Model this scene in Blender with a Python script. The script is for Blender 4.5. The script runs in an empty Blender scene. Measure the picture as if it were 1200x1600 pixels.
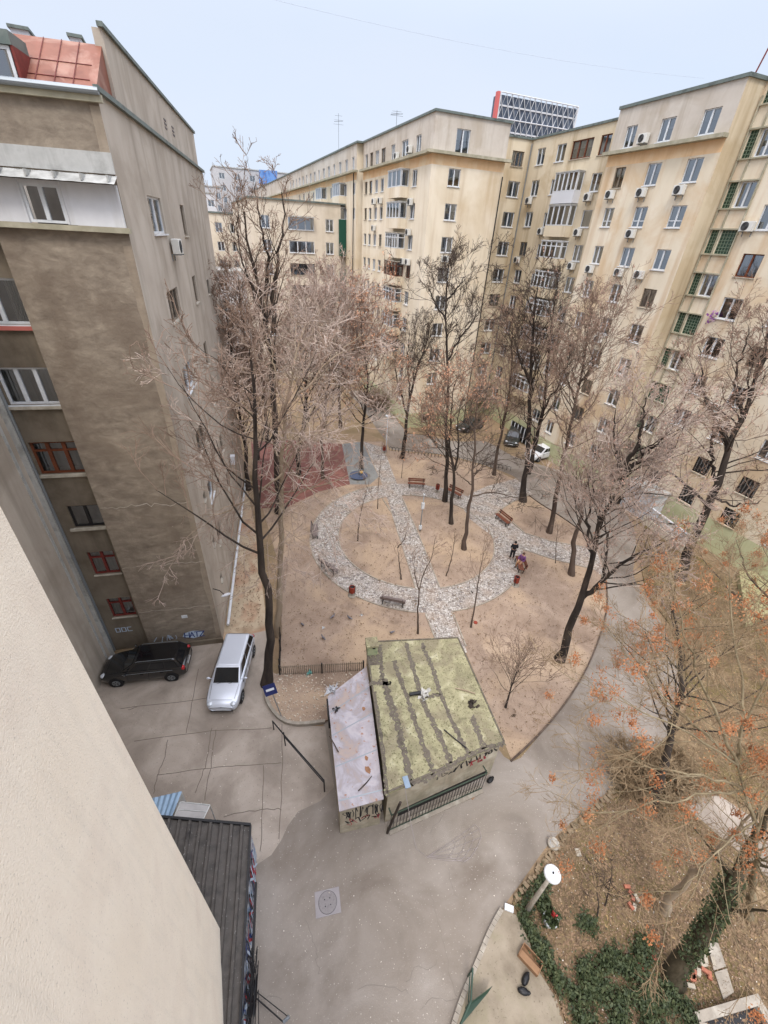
SKYC=(4.05,4.4,5.1); SKYMIX=.93; SKYS=.1; SUNE=1.0; EXPO=.98; ZEN=3.9
import bpy, bmesh, math, random
import numpy as np
from mathutils import Vector, Matrix
random.seed(7)
rng = np.random.default_rng(11)
scene = bpy.context.scene
col = scene.collection
# ---------------------------------------------------------------- camera geometry (measured from vanishing points)
FPX, CX, CY, H = 666.0, 600.0, 800.0, 21.0
def _ray(u, v): return np.array([u - CX, -(v - CY), -FPX])
_n = _ray(538., 1825.); _n /= np.linalg.norm(_n); UPV = -_n
_a = _ray(288., 353.); _a -= _a.dot(UPV) * UPV; _a /= np.linalg.norm(_a)
RM = np.array([np.cross(_a, UPV), _a, UPV])
CAM = np.array([0., 0., H])
def D(u, v): return RM @ _ray(u, v)
def G(u, v, z=0.0):
    q = D(u, v); t = (z - H) / q[2]; p = CAM + q * t; return (float(p[0]), float(p[1]), float(z))
def G2(u, v, z=0.0): return G(u, v, z)[:2]
def PY(u, v, y): q = D(u, v); p = CAM + q * (y / q[1]); return (float(p[0]), float(p[1]), float(p[2]))
def PX(u, v, x): q = D(u, v); p = CAM + q * (x / q[0]); return (float(p[0]), float(p[1]), float(p[2]))
def TP(base, pts, depth=0.0):
    """trunk points: lie on the upright plane through the foot of the tree, facing the street side"""
    b = np.array(G(*base)); h = b[:2] / np.linalg.norm(b[:2]); out = []
    for (u, v) in pts:
        q = D(u, v); t = (h.dot(b[:2]) + depth) / h.dot(q[:2]); out.append(CAM + q * t)
    return [b] + out
# ---------------------------------------------------------------- objects
def tag(o, label=None, cat=None, group=None, kind=None):
    if label: o['label'] = label
    if cat: o['category'] = cat
    if group: o['group'] = group
    if kind: o['kind'] = kind
    return o
def empty(name, loc, label, cat, group=None, rz=0.0):
    o = bpy.data.objects.new(name, None); col.objects.link(o)
    o.location = loc; o.rotation_euler = (0, 0, rz); o.empty_display_size = 0.3
    return tag(o, label, cat, group)
def wloc(o):
    p = Vector((0, 0, 0))
    while o is not None: p += o.location; o = o.parent
    return p
CH = {}
def reg(o, parent):
    if parent is not None: CH.setdefault(parent.name, []).append(o)
def dup(o, parent=None):
    c = o.copy(); col.objects.link(c); c.parent = parent; reg(c, parent)
    for ch in list(CH.get(o.name, [])): dup(ch, c)
    return c
class MB:
    def __init__(s): s.v = []; s.f = []; s.m = []
    def add(s, vs, fs, mi=0):
        o = len(s.v); s.v += [tuple(map(float, p)) for p in vs]
        s.f += [tuple(i + o for i in f) for f in fs]; s.m += [mi] * len(fs)
    def quad(s, a, b, c, d, mi=0): s.add([a, b, c, d], [(0, 1, 2, 3)], mi)
    def poly(s, pts, mi=0): s.add(pts, [tuple(range(len(pts)))], mi)
    def box(s, x0, x1, y0, y1, z0, z1, mi=0):
        s.hexa([(x0,y0,z0),(x1,y0,z0),(x1,y1,z0),(x0,y1,z0),(x0,y0,z1),(x1,y0,z1),(x1,y1,z1),(x0,y1,z1)], mi)
    def hexa(s, p, mi=0):
        s.add(p, [(0,3,2,1),(4,5,6,7),(0,1,5,4),(1,2,6,5),(2,3,7,6),(3,0,4,7)], mi)
    def obox(s, c, ax, hx, hy, z0, z1, mi=0):
        ax = np.array([ax[0], ax[1]]) / math.hypot(ax[0], ax[1]); ay = np.array([-ax[1], ax[0]]); c = np.array(c[:2])
        q = [c - ax*hx - ay*hy, c + ax*hx - ay*hy, c + ax*hx + ay*hy, c - ax*hx + ay*hy]
        s.hexa([(a[0], a[1], z0) for a in q] + [(a[0], a[1], z1) for a in q], mi)
    def prism(s, poly, z0, z1, mi=0):
        n = len(poly); s.add([(p[0], p[1], z0) for p in poly] + [(p[0], p[1], z1) for p in poly],
            [tuple(range(n-1, -1, -1)), tuple(range(n, 2*n))] + [(i, (i+1) % n, n+(i+1) % n, n+i) for i in range(n)], mi)
    def tube(s, pts, r, n=8, mi=0, cap=True):
        pts = [np.array(p, float) for p in pts]; k = len(pts)
        if not hasattr(r, '__len__'): r = [r] * k
        vs = []; 
        for i in range(k):
            t = pts[min(i+1, k-1)] - pts[max(i-1, 0)]; t = t / (np.linalg.norm(t) + 1e-9)
            ref = np.array([0, 0, 1.]) if abs(t[2]) < .9 else np.array([1., 0, 0])
            a = np.cross(t, ref); a /= np.linalg.norm(a); b = np.cross(t, a)
            for j in range(n):
                w = 2*math.pi*j/n; vs.append(pts[i] + (a*math.cos(w) + b*math.sin(w)) * r[i])
        fs = [(i*n+j, i*n+(j+1) % n, (i+1)*n+(j+1) % n, (i+1)*n+j) for i in range(k-1) for j in range(n)]
        if cap: fs += [tuple(range(n-1, -1, -1)), tuple((k-1)*n + j for j in range(n))]
        s.add(vs, fs, mi)
    def lathe(s, c, prof, n=16, mi=0):
        vs = []; 
        for (r, z) in prof:
            for j in range(n):
                w = 2*math.pi*j/n; vs.append((c[0] + r*math.cos(w), c[1] + r*math.sin(w), c[2] + z))
        fs = [(i*n+j, i*n+(j+1) % n, (i+1)*n+(j+1) % n, (i+1)*n+j) for i in range(len(prof)-1) for j in range(n)]
        fs += [tuple(range(n-1, -1, -1)), tuple((len(prof)-1)*n + j for j in range(n))]
        s.add(vs, fs, mi)
    def ball(s, c, rx, ry, rz, n=10, m=6, mi=0, rot=0):
        vs = [(0, 0, -1)]
        for i in range(1, m):
            a = -math.pi/2 + math.pi*i/m
            for j in range(n): w = 2*math.pi*j/n; vs.append((math.cos(a)*math.cos(w), math.cos(a)*math.sin(w), math.sin(a)))
        vs.append((0, 0, 1)); ca, sa = math.cos(rot), math.sin(rot)
        V = []
        for x, y, z in vs:
            x, y, z = x*rx, y*ry, z*rz; V.append((c[0]+x*ca-y*sa, c[1]+x*sa+y*ca, c[2]+z))
        fs = [(0, 1+(j+1) % n, 1+j) for j in range(n)]
        for i in range(m-2):
            for j in range(n): fs.append((1+i*n+j, 1+i*n+(j+1) % n, 1+(i+1)*n+(j+1) % n, 1+(i+1)*n+j))
        L = len(vs)-1; fs += [(L, 1+(m-2)*n+j, 1+(m-2)*n+(j+1) % n) for j in range(n)]
        s.add(V, fs, mi)
    def build(s, name, mats, parent=None, smooth=False, local=False, bevel=0.0):
        me = bpy.data.meshes.new(name); off = (0, 0, 0) if (local or parent is None) else wloc(parent)
        me.from_pydata([(v[0]-off[0], v[1]-off[1], v[2]-off[2]) for v in s.v], [], s.f)
        for m in (mats if isinstance(mats, (list, tuple)) else [mats]): me.materials.append(m)
        me.polygons.foreach_set('material_index', s.m)
        if smooth: me.polygons.foreach_set('use_smooth', [True]*len(s.f))
        me.update(); o = bpy.data.objects.new(name, me); col.objects.link(o)
        if parent is not None: o.parent = parent; reg(o, parent)
        if bevel:
            b = o.modifiers.new('bevel', 'BEVEL'); b.width = bevel; b.segments = 2; b.limit_method = 'ANGLE'
        return o
def npmesh(name, V, F, mats, parent=None, smooth=True, mi=None):
    """V (n,3), F (m,4) numpy -> one mesh object"""
    me = bpy.data.meshes.new(name); off = np.array(wloc(parent)) if parent is not None else np.zeros(3)
    V = (V - off).astype(np.float32); k = F.shape[1]
    me.vertices.add(len(V)); me.vertices.foreach_set('co', V.ravel())
    me.loops.add(F.size); me.loops.foreach_set('vertex_index', F.ravel().astype(np.int32))
    me.polygons.add(len(F)); me.polygons.foreach_set('loop_start', np.arange(0, F.size, k, dtype=np.int32))
    me.polygons.foreach_set('loop_total', np.full(len(F), k, dtype=np.int32))
    for m in (mats if isinstance(mats, (list, tuple)) else [mats]): me.materials.append(m)
    if smooth: me.polygons.foreach_set('use_smooth', np.ones(len(F), dtype=bool))
    if mi is not None: me.polygons.foreach_set('material_index', mi.astype(np.int32))
    me.update(calc_edges=True)
    o = bpy.data.objects.new(name, me); col.objects.link(o)
    if parent is not None: o.parent = parent; reg(o, parent)
    return o
# ---------------------------------------------------------------- materials
ALB = 0.85
def L(r, g, b, k=None):
    k = ALB if k is None else k
    f = lambda c: ((c/255/12.92) if c/255 <= .04045 else ((c/255+.055)/1.055)**2.4) * k
    return (f(r), f(g), f(b), 1)
def mat(name, cols, scale=1.0, stretch=(1,1,1), rough=.85, bump=0.0, bscale=20, detail=8, metal=0, spec=.3,
        patch=None, pscale=.25, pamt=.6, speck=None, sscale=60, samt=.1, streak=None, stscale=2.5, stamt=.5, dist=0.0, rot=0.0, contrast=(.3,.7)):
    """layered procedural material in world-space: base noise ramp + big patches + vertical streaks + fine specks + bump"""
    m = bpy.data.materials.new(name); m.use_nodes = True; nt = m.node_tree; N = nt.nodes; K = nt.links
    b = N['Principled BSDF']; b.inputs['Roughness'].default_value = rough; b.inputs['Metallic'].default_value = metal
    b.inputs['Specular IOR Level'].default_value = spec
    if len(cols) == 1 and not (patch or speck or streak or bump):
        b.inputs['Base Color'].default_value = cols[0]; return m
    g = N.new('ShaderNodeNewGeometry'); 
    def mp(sc, st=(1,1,1)):
        q = N.new('ShaderNodeMapping'); q.inputs['Scale'].default_value = (sc*st[0], sc*st[1], sc*st[2]); q.inputs['Rotation'].default_value = (0,0,rot)
        K.new(g.outputs['Position'], q.inputs['Vector']); return q
    def noise(sc, st=(1,1,1), det=detail, ds=0.0, rg=.6):
        q = mp(sc, st); n = N.new('ShaderNodeTexNoise'); n.inputs['Scale'].default_value = 1; n.inputs['Detail'].default_value = det
        n.inputs['Roughness'].default_value = rg; n.inputs['Distortion'].default_value = ds
        K.new(q.outputs[0], n.inputs['Vector']); return n
    def ramp(src, stops):
        r = N.new('ShaderNodeValToRGB'); e = r.color_ramp.elements
        while len(e) < len(stops): e.new(.5)
        for i, (p, c) in enumerate(stops): e[i].position = p; e[i].color = c
        K.new(src, r.inputs[0]); return r
    n = noise(scale, stretch, ds=dist)
    k = len(cols)
    lo, hi = contrast
    r = ramp(n.outputs['Fac'], [(lo + (hi-lo)*i/max(1, k-1), c) for i, c in enumerate(cols)] if k > 1 else [(0, cols[0]), (1, cols[0])])
    out = r.outputs[0]
    def mix(fac, a, c):
        x = N.new('ShaderNodeMix'); x.data_type = 'RGBA'; K.new(fac, x.inputs[0]); K.new(a, x.inputs[6]); x.inputs[7].default_value = c; return x.outputs[2]
    if patch: 
        q = ramp(noise(pscale, det=5, ds=.6).outputs['Fac'], [(.48, (0,0,0,1)), (.62, (pamt,)*3+(1,))]); out = mix(q.outputs[0], out, patch)
    if streak:
        q = ramp(noise(stscale, (1, 1, .09), det=4).outputs['Fac'], [(.5, (0,0,0,1)), (.72, (stamt,)*3+(1,))]); out = mix(q.outputs[0], out, streak)
    if speck:
        q = ramp(noise(sscale, det=2).outputs['Fac'], [(.64-samt, (0,0,0,1)), (.70-samt, (.8,)*3+(1,))]); out = mix(q.outputs[0], out, speck)
    K.new(out, b.inputs['Base Color'])
    if bump:
        bp = N.new('ShaderNodeBump'); bp.inputs['Strength'].default_value = min(1, bump); bp.inputs['Distance'].default_value = .02*max(1, bump)
        K.new(noise(bscale, det=6).outputs['Fac'], bp.inputs['Height']); K.new(bp.outputs[0], b.inputs['Normal'])
    return m
def paint(name, c, rough=.5, metal=0, spec=.4, coat=0):
    m = bpy.data.materials.new(name); m.use_nodes = True; b = m.node_tree.nodes['Principled BSDF']
    b.inputs['Base Color'].default_value = c; b.inputs['Roughness'].default_value = rough; b.inputs['Metallic'].default_value = metal
    b.inputs['Specular IOR Level'].default_value = spec; b.inputs['Coat Weight'].default_value = coat; b.inputs['Coat Roughness'].default_value = .05
    return m
def glassmat(name, tint=(.75,.8,.85,1), refl=1.0):
    m = bpy.data.materials.new(name); m.use_nodes = True; nt = m.node_tree; N = nt.nodes; K = nt.links; N.remove(N['Principled BSDF'])
    t = N.new('ShaderNodeBsdfTransparent'); t.inputs[0].default_value = tint
    g = N.new('ShaderNodeBsdfGlossy'); g.inputs['Roughness'].default_value = .03; g.inputs[0].default_value = (.9*refl,.95*refl,refl,1)
    f = N.new('ShaderNodeFresnel'); f.inputs[0].default_value = 3.0
    x = N.new('ShaderNodeMixShader'); K.new(f.outputs[0], x.inputs[0]); K.new(t.outputs[0], x.inputs[1]); K.new(g.outputs[0], x.inputs[2])
    K.new(x.outputs[0], N['Material Output'].inputs[0]); return m
M = {}
M['white'] = mat('white pvc', [L(228,230,232), L(205,208,210)], 3, rough=.4, spec=.4)
M['whitepanel'] = mat('white panel', [L(226,226,228), L(212,212,214)], 1.2, rough=.5, streak=L(170,165,155), stamt=.35)
M['brownwood'] = mat('brown wood', [L(120,66,40), L(92,50,32)], 5, rough=.6)
M['redwood'] = mat('red wood', [L(128,52,44), L(98,40,34)], 5, rough=.6)
M['oldwood'] = mat('old wood', [L(150,135,118), L(110,98,84)], 5, rough=.7)
M['darkmetal'] = paint('dark metal', L(44,42,42), .5, .3)
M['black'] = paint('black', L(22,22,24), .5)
M['room'] = mat('room interior', [L(128,120,118), L(70,67,70)], .8, rough=.9)
M['curtain'] = mat('net curtain', [L(225,222,215), L(190,186,180)], 9, (1,1,.05), rough=.9)
M['glass'] = glassmat('window glass')
M['bathglass'] = mat('glass block', [L(44,70,54), L(62,90,70)], 6, rough=.25, spec=.5)
M['greengrid'] = paint('green lattice', L(118,134,112), .6)
M['sill'] = mat('sill plaster', [L(196,188,172), L(150,142,126)], 3, rough=.8, bump=.2)
M['acwhite'] = paint('ac housing', L(222,220,212), .5)
M['acfan'] = paint('ac fan grille', L(72,72,72), .6)
M['steel'] = paint('galvanised steel', L(150,156,160), .45, .6)
M['wallL'] = mat('brown rough render', [L(104,94,82,0.95), L(128,116,102,0.95), L(146,134,118,0.95), L(170,157,139,0.95)], 1.5, (1,1,2.0), rough=.95, bump=1.2, bscale=7, patch=L(118,104,90), pscale=.25, pamt=.7,
                 streak=L(118,104,90), stscale=1.6, stamt=.4, dist=.5, contrast=(.22,.8))
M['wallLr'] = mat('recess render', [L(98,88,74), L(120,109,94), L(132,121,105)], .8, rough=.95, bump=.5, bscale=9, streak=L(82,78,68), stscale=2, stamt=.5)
M['wallLs'] = mat('side render', [L(170,159,145,0.9), L(183,172,158,0.9), L(193,183,169,0.9)], .5, (1,1,.7), rough=.95, bump=.35, bscale=9, patch=L(160,148,132), pscale=.35, pamt=.5,
                 streak=L(140,130,116), stscale=1.1, stamt=.6)
M['cream'] = mat('cream plaster', [L(234,222,203,0.98), L(238,227,209,0.98), L(230,217,199,0.98)], .6, rough=.9, bump=.9, bscale=34, patch=L(226,210,196), pscale=.5, pamt=.15, streak=L(214,207,194), stscale=4, stamt=.2, speck=L(208,198,182), sscale=30, samt=.0)
M['wallM'] = mat('yellow plaster', [L(210,196,172,1), L(220,207,184,1), L(226,214,194,1)], .35, (1,1,.6), rough=.92, bump=.2, bscale=8, patch=L(204,180,142), pscale=.12, pamt=.5,
                 streak=L(188,160,122), stscale=1.0, stamt=.5)
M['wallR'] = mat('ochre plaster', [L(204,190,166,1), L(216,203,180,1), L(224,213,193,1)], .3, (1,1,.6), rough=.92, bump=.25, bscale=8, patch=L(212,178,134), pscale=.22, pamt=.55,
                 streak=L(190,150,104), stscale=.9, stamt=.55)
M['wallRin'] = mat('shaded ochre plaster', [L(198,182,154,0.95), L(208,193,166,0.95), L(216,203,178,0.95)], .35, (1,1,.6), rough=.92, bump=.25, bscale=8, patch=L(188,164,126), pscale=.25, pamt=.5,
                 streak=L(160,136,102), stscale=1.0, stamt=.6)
M['attic'] = mat('attic plaster', [L(184,174,160,0.92), L(198,188,175,0.92), L(207,199,187,0.92)], .45, rough=.92, bump=.2, patch=L(176,160,138), pscale=.3, pamt=.5, streak=L(160,144,124), stscale=1.2, stamt=.55)
M['peach'] = mat('peach plaster', [L(232,198,158,0.95), L(224,186,142,0.95), L(230,208,172,0.95)], .4, rough=.92, streak=L(200,150,104), stscale=1.2, stamt=.4)
M['plinth'] = mat('green plinth paint', [L(192,192,150), L(202,202,162), L(180,178,138)], .4, rough=.85, streak=L(150,150,110), stscale=1, stamt=.5)
M['cornice'] = mat('cornice render', [L(186,178,154), L(160,154,132), L(196,188,166)], .8, rough=.9, bump=.2)
M['roofedge'] = mat('roof edge tin', [L(98,110,106), L(120,128,122), L(82,88,84)], 1.5, rough=.6, metal=.3)
M['roofing'] = mat('roof bitumen', [L(90,88,84), L(116,112,106)], .6, rough=.95)
M['tan'] = mat('tan plaster', [L(204,191,170,0.95), L(214,202,183,0.95), L(194,181,160,0.95)], .35, rough=.92, streak=L(170,152,126), stscale=1, stamt=.45)
M['palefar'] = mat('pale far plaster', [L(206,208,212), L(218,218,220)], .3, rough=.9)
M['greyfar'] = mat('grey far plaster', [L(186,184,184), L(200,198,198)], .2, rough=.9)
M['redsheet'] = mat('red roof sheet', [L(150,94,72,0.6), L(164,106,84,0.6), L(136,82,64,0.6)], .9, rough=.6, patch=L(186,150,132), pscale=.8, pamt=.5, streak=L(150,90,72), stamt=.4)
M['sheet'] = mat('grey sheet', [L(176,176,172), L(196,196,192), L(150,150,146)], 1.2, rough=.5, metal=.2, streak=L(140,138,132), stamt=.5)
M['bluetin'] = mat('blue corrugated tin', [L(130,154,176), L(148,170,190)], 2, rough=.5, metal=.2)
M['blackroof'] = mat('black corrugated roof', [L(66,62,58), L(88,83,78), L(54,51,49)], 1.6, rough=.7, speck=L(150,150,146), sscale=14, samt=-.02)
M['graf'] = mat('graffiti wall', [L(206,202,190), L(96,130,170), L(200,200,196), L(90,84,120), L(214,208,196)], 1.7, rough=.8, dist=1.5, contrast=(.32,.68))
M['scrib'] = paint('black spray paint', L(34,32,34), .8)
M['scribr'] = paint('red spray paint', L(170,46,60), .8)
M['scribb'] = paint('blue spray paint', L(44,66,128), .8)
M['scribw'] = paint('pale spray paint', L(190,205,222), .8)
M['moss'] = mat('mossy concrete', [L(108,102,80), L(144,138,108), L(164,158,124), L(188,182,154)], 1.6, rough=.95, bump=1.4, bscale=14, patch=L(132,122,100), pscale=.8, pamt=.85, speck=L(88,86,58), sscale=15, samt=.06, dist=1.0, contrast=(.25,.72))
M['tar'] = mat('tar joint', [L(88,80,70), L(108,99,88), L(74,68,60)], 3, rough=.9, bump=.5, speck=L(150,150,108), sscale=12, samt=.04)
M['hutwall'] = mat('hut wall', [L(190,178,156), L(166,154,132), L(204,194,174)], .9, rough=.92, bump=.4, patch=L(140,134,112), pscale=1, pamt=.5, streak=L(120,112,96), stscale=2.2, stamt=.5)
M['tin'] = mat('painted tin sheet', [L(158,150,154), L(184,176,178), L(150,150,160), L(196,190,190)], .9, rough=.5, metal=.1, patch=L(170,148,132), pscale=.9, pamt=.75, speck=L(160,112,82), sscale=6, samt=.0, dist=.6)
M['rust'] = mat('rust', [L(162,120,90), L(134,98,74)], 6, rough=.9)
M['asphalt'] = mat('worn asphalt', [L(116,107,97), L(137,127,116), L(149,140,130), L(164,155,146)], .33, rough=.93, bump=.5, bscale=30, patch=L(112,101,90), pscale=.17, pamt=.8, speck=L(186,178,168), sscale=16, samt=-.02, dist=.7, contrast=(.25,.75))
M['concrete'] = mat('yard concrete', [L(140,129,117), L(165,153,140), L(182,170,157)], .5, rough=.93, bump=.4, bscale=25, patch=L(138,126,114), pscale=.3, pamt=.7, speck=L(120,111,100), sscale=15, samt=-.01, dist=.6)
M['soil'] = mat('trodden soil', [L(120,102,87,0.88), L(145,125,108,0.88), L(160,140,122,0.88), L(176,156,138,0.88)], .5, rough=.98, bump=.8, bscale=16, patch=L(186,162,134), pscale=.2, pamt=.7, speck=L(118,92,70), sscale=16, samt=.02, dist=.8, contrast=(.22,.75))
M['ground'] = mat('earth and leaf litter', [L(128,108,84), L(150,128,102), L(138,116,92)], .8, rough=.98, bump=.8, bscale=12, patch=L(120,104,76), pscale=.3, pamt=.7, speck=L(170,142,108), sscale=9, samt=.03)
M['garden'] = mat('garden soil', [L(92,78,58), L(120,101,76), L(142,122,94)], 1.2, rough=.98, bump=1, bscale=10, patch=L(104,92,56), pscale=.5, pamt=.8, speck=L(186,156,112), sscale=9, samt=.03)
M['curb'] = mat('kerb stone', [L(170,160,146), L(150,141,128), L(186,178,164)], 2, rough=.9, bump=.3)
M['redmat'] = mat('red rubber', [L(132,88,80,0.62), L(148,100,92,0.62)], .7, rough=.95, bump=.3, bscale=40, patch=L(160,110,96), pscale=.6, pamt=.5)
M['greymat'] = mat('grey rubber', [L(126,126,124), L(142,142,138)], .7, rough=.95, bump=.3, bscale=40)
M['bench'] = mat('bench wood', [L(104,60,44), L(128,78,58)], 4, rough=.6)
M['benchold'] = mat('weathered bench wood', [L(108,96,92), L(130,116,110)], 4, rough=.7)
M['bin'] = mat('red bin', [L(150,62,44), L(128,50,36)], 5, rough=.6)
def cobbles():
    m = bpy.data.materials.new('cobble path'); m.use_nodes = True; nt = m.node_tree; N = nt.nodes; K = nt.links
    b = N['Principled BSDF']; b.inputs['Roughness'].default_value = .9; b.inputs['Specular IOR Level'].default_value = .2
    g = N.new('ShaderNodeNewGeometry')
    v = N.new('ShaderNodeTexVoronoi'); v.inputs['Scale'].default_value = 6.5; K.new(g.outputs['Position'], v.inputs['Vector'])
    e = N.new('ShaderNodeTexVoronoi'); e.feature = 'DISTANCE_TO_EDGE'; e.inputs['Scale'].default_value = 6.5; K.new(g.outputs['Position'], e.inputs['Vector'])
    s = N.new('ShaderNodeSeparateColor'); K.new(v.outputs['Color'], s.inputs[0])
    r = N.new('ShaderNodeValToRGB'); r.color_ramp.interpolation = 'CONSTANT'
    st = [(0, L(176,169,161)), (.3, L(190,183,175)), (.55, L(164,156,149)), (.76, L(132,124,120)), (.86, L(200,194,186))]
    while len(r.color_ramp.elements) < len(st): r.color_ramp.elements.new(.5)
    for i, (p, c) in enumerate(st): r.color_ramp.elements[i].position = p; r.color_ramp.elements[i].color = c
    K.new(s.outputs[0], r.inputs[0])
    er = N.new('ShaderNodeValToRGB'); er.color_ramp.elements[0].position = .02; er.color_ramp.elements[1].position = .07
    K.new(e.outputs['Distance'], er.inputs[0])
    x = N.new('ShaderNodeMix'); x.data_type = 'RGBA'; K.new(er.outputs[0], x.inputs[0]); x.inputs[6].default_value = L(112,102,92); K.new(r.outputs[0], x.inputs[7])
    nz = N.new('ShaderNodeTexNoise'); nz.inputs['Scale'].default_value = .8; K.new(g.outputs['Position'], nz.inputs['Vector'])
    nr = N.new('ShaderNodeValToRGB'); nr.color_ramp.elements[0].position = .45; nr.color_ramp.elements[0].color = (0,0,0,1); nr.color_ramp.elements[1].position = .75; nr.color_ramp.elements[1].color = (.5,.5,.5,1)
    K.new(nz.outputs[0], nr.inputs[0])
    y = N.new('ShaderNodeMix'); y.data_type = 'RGBA'; K.new(nr.outputs[0], y.inputs[0]); K.new(x.outputs[2], y.inputs[6]); y.inputs[7].default_value = L(168,146,126)
    K.new(y.outputs[2], b.inputs['Base Color'])
    bp = N.new('ShaderNodeBump'); bp.inputs['Strength'].default_value = .6; bp.inputs['Distance'].default_value = .02
    K.new(er.outputs[0], bp.inputs['Height']); K.new(bp.outputs[0], b.inputs['Normal'])
    return m
M['cobble'] = cobbles()
def bark(name, a, b_, c): return mat(name, [a, b_, c], 2.5, (1,1,.25), rough=.95, bump=.8, bscale=14)
M['bark_dark'] = bark('dark bark', L(40,34,31), L(60,52,46), L(82,71,62))
M['bark_mid'] = bark('brown bark', L(66,54,46), L(90,76,66), L(110,94,82))
M['bark_tan'] = bark('tan bark', L(140,122,100), L(160,142,120), L(176,160,138))
M['bark_moss'] = bark('mossy bark', L(42,38,26), L(66,58,42), L(92,82,66))
M['bark_olive'] = bark('olive grey bark', L(104,92,70), L(134,120,94), L(158,144,116))
M['twig_pink'] = mat('pink brown twigs', [L(194,174,158), L(166,146,132), L(216,198,184)], .5, rough=.9)
M['twig_brown'] = mat('brown twigs', [L(128,106,92), L(158,134,116), L(108,88,76)], .5, rough=.9)
M['twig_dark'] = mat('dark twigs', [L(60,50,44), L(86,72,62), L(50,42,38)], .5, rough=.9)
M['twig_straw'] = mat('straw twigs', [L(168,144,112), L(142,120,92), L(190,168,136)], .5, rough=.9)
M['leaf_peach'] = mat('dry peach leaves', [L(222,168,134), L(202,148,114), L(232,188,156)], 3, rough=.9)
M['leaf_orange'] = mat('dry orange seed clusters', [L(186,122,80), L(160,100,62), L(206,156,114)], 3, rough=.9)
M['leaf_pink'] = mat('dry pinkish leaves', [L(182,146,126), L(160,124,106), L(198,164,144)], 3, rough=.9)
M['leaf_brown'] = mat('fallen brown leaves', [L(122,98,76), L(150,124,98), L(96,78,62), L(178,154,126)], 6, rough=.95)
M['ivy'] = mat('dark ivy', [L(40,50,32), L(62,72,44), L(96,100,66)], 5, rough=.6)
# ---------------------------------------------------------------- facades and windows
class Fr:
    """a vertical wall plane: origin, direction along the wall, outward normal"""
    def __init__(s, o, sd, n):
        s.o = np.array([o[0], o[1], 0.]); s.s = np.array([sd[0], sd[1], 0.]); s.s /= np.linalg.norm(s.s)
        s.n = np.array([n[0], n[1], 0.]); s.n /= np.linalg.norm(s.n)
    def P(s, a, z, d=0.0): p = s.o + s.s*a + s.n*d; return (p[0], p[1], z)
    def box(s, mb, a0, a1, d0, d1, z0, z1, mi=0):
        mb.hexa([s.P(a0,z0,d0), s.P(a1,z0,d0), s.P(a1,z0,d1), s.P(a0,z0,d1), s.P(a0,z1,d0), s.P(a1,z1,d0), s.P(a1,z1,d1), s.P(a0,z1,d1)], mi)
    def rz(s):
        y = -s.n; return math.atan2(-y[0], y[1])   # local +Y looks into the wall
def cut(a0, a1, vals): return sorted(set([a0, a1] + [round(v, 4) for v in vals if a0 < v < a1]))
def wallgrid(mb, fr, a0, a1, z0, z1, holes, matz=((99, 0),), rev=.22, room=None, depth=.7):
    """holes: (a0,a1,z0,z1); skin with openings, reveals, and a dark room behind each opening"""
    A = cut(a0, a1, [h[0] for h in holes] + [h[1] for h in holes]); Z = cut(z0, z1, [h[2] for h in holes] + [h[3] for h in holes] + [m[0] for m in matz])
    def inh(a, z): return any(h[0] < a < h[1] and h[2] < z < h[3] for h in holes)
    for i in range(len(Z)-1):
        zc = (Z[i]+Z[i+1])/2; mi = next(m[1] for m in matz if zc < m[0]); j = 0
        while j < len(A)-1:
            if inh((A[j]+A[j+1])/2, zc): j += 1; continue
            k = j
            while k+1 < len(A)-1 and not inh((A[k+1]+A[k+2])/2, zc): k += 1
            mb.quad(fr.P(A[j], Z[i]), fr.P(A[k+1], Z[i]), fr.P(A[k+1], Z[i+1]), fr.P(A[j], Z[i+1]), mi); j = k+1
    for (b0, b1, y0, y1) in holes:
        zc = (y0+y1)/2; mi = next(m[1] for m in matz if zc < m[0])
        for (p, q) in (((b0,y0),(b1,y0)), ((b1,y0),(b1,y1)), ((b1,y1),(b0,y1)), ((b0,y1),(b0,y0))):
            mb.quad(fr.P(p[0],p[1]), fr.P(q[0],q[1]), fr.P(q[0],q[1],-rev), fr.P(p[0],p[1],-rev), mi)
        if room is not None:
            for (p, q) in (((b0,y0),(b1,y0)), ((b1,y0),(b1,y1)), ((b1,y1),(b0,y1)), ((b0,y1),(b0,y0))):
                room.quad(fr.P(p[0],p[1],-rev-.001), fr.P(q[0],q[1],-rev-.001), fr.P(q[0],q[1],-depth), fr.P(p[0],p[1],-depth))
            room.quad(fr.P(b0,y0,-depth), fr.P(b1,y0,-depth), fr.P(b1,y1,-depth), fr.P(b0,y1,-depth))
WPROTO = {}
FR = {'w': 'white', 'b': 'brownwood', 'r': 'redwood', 'o': 'oldwood', 'd': 'darkmetal'}
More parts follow.
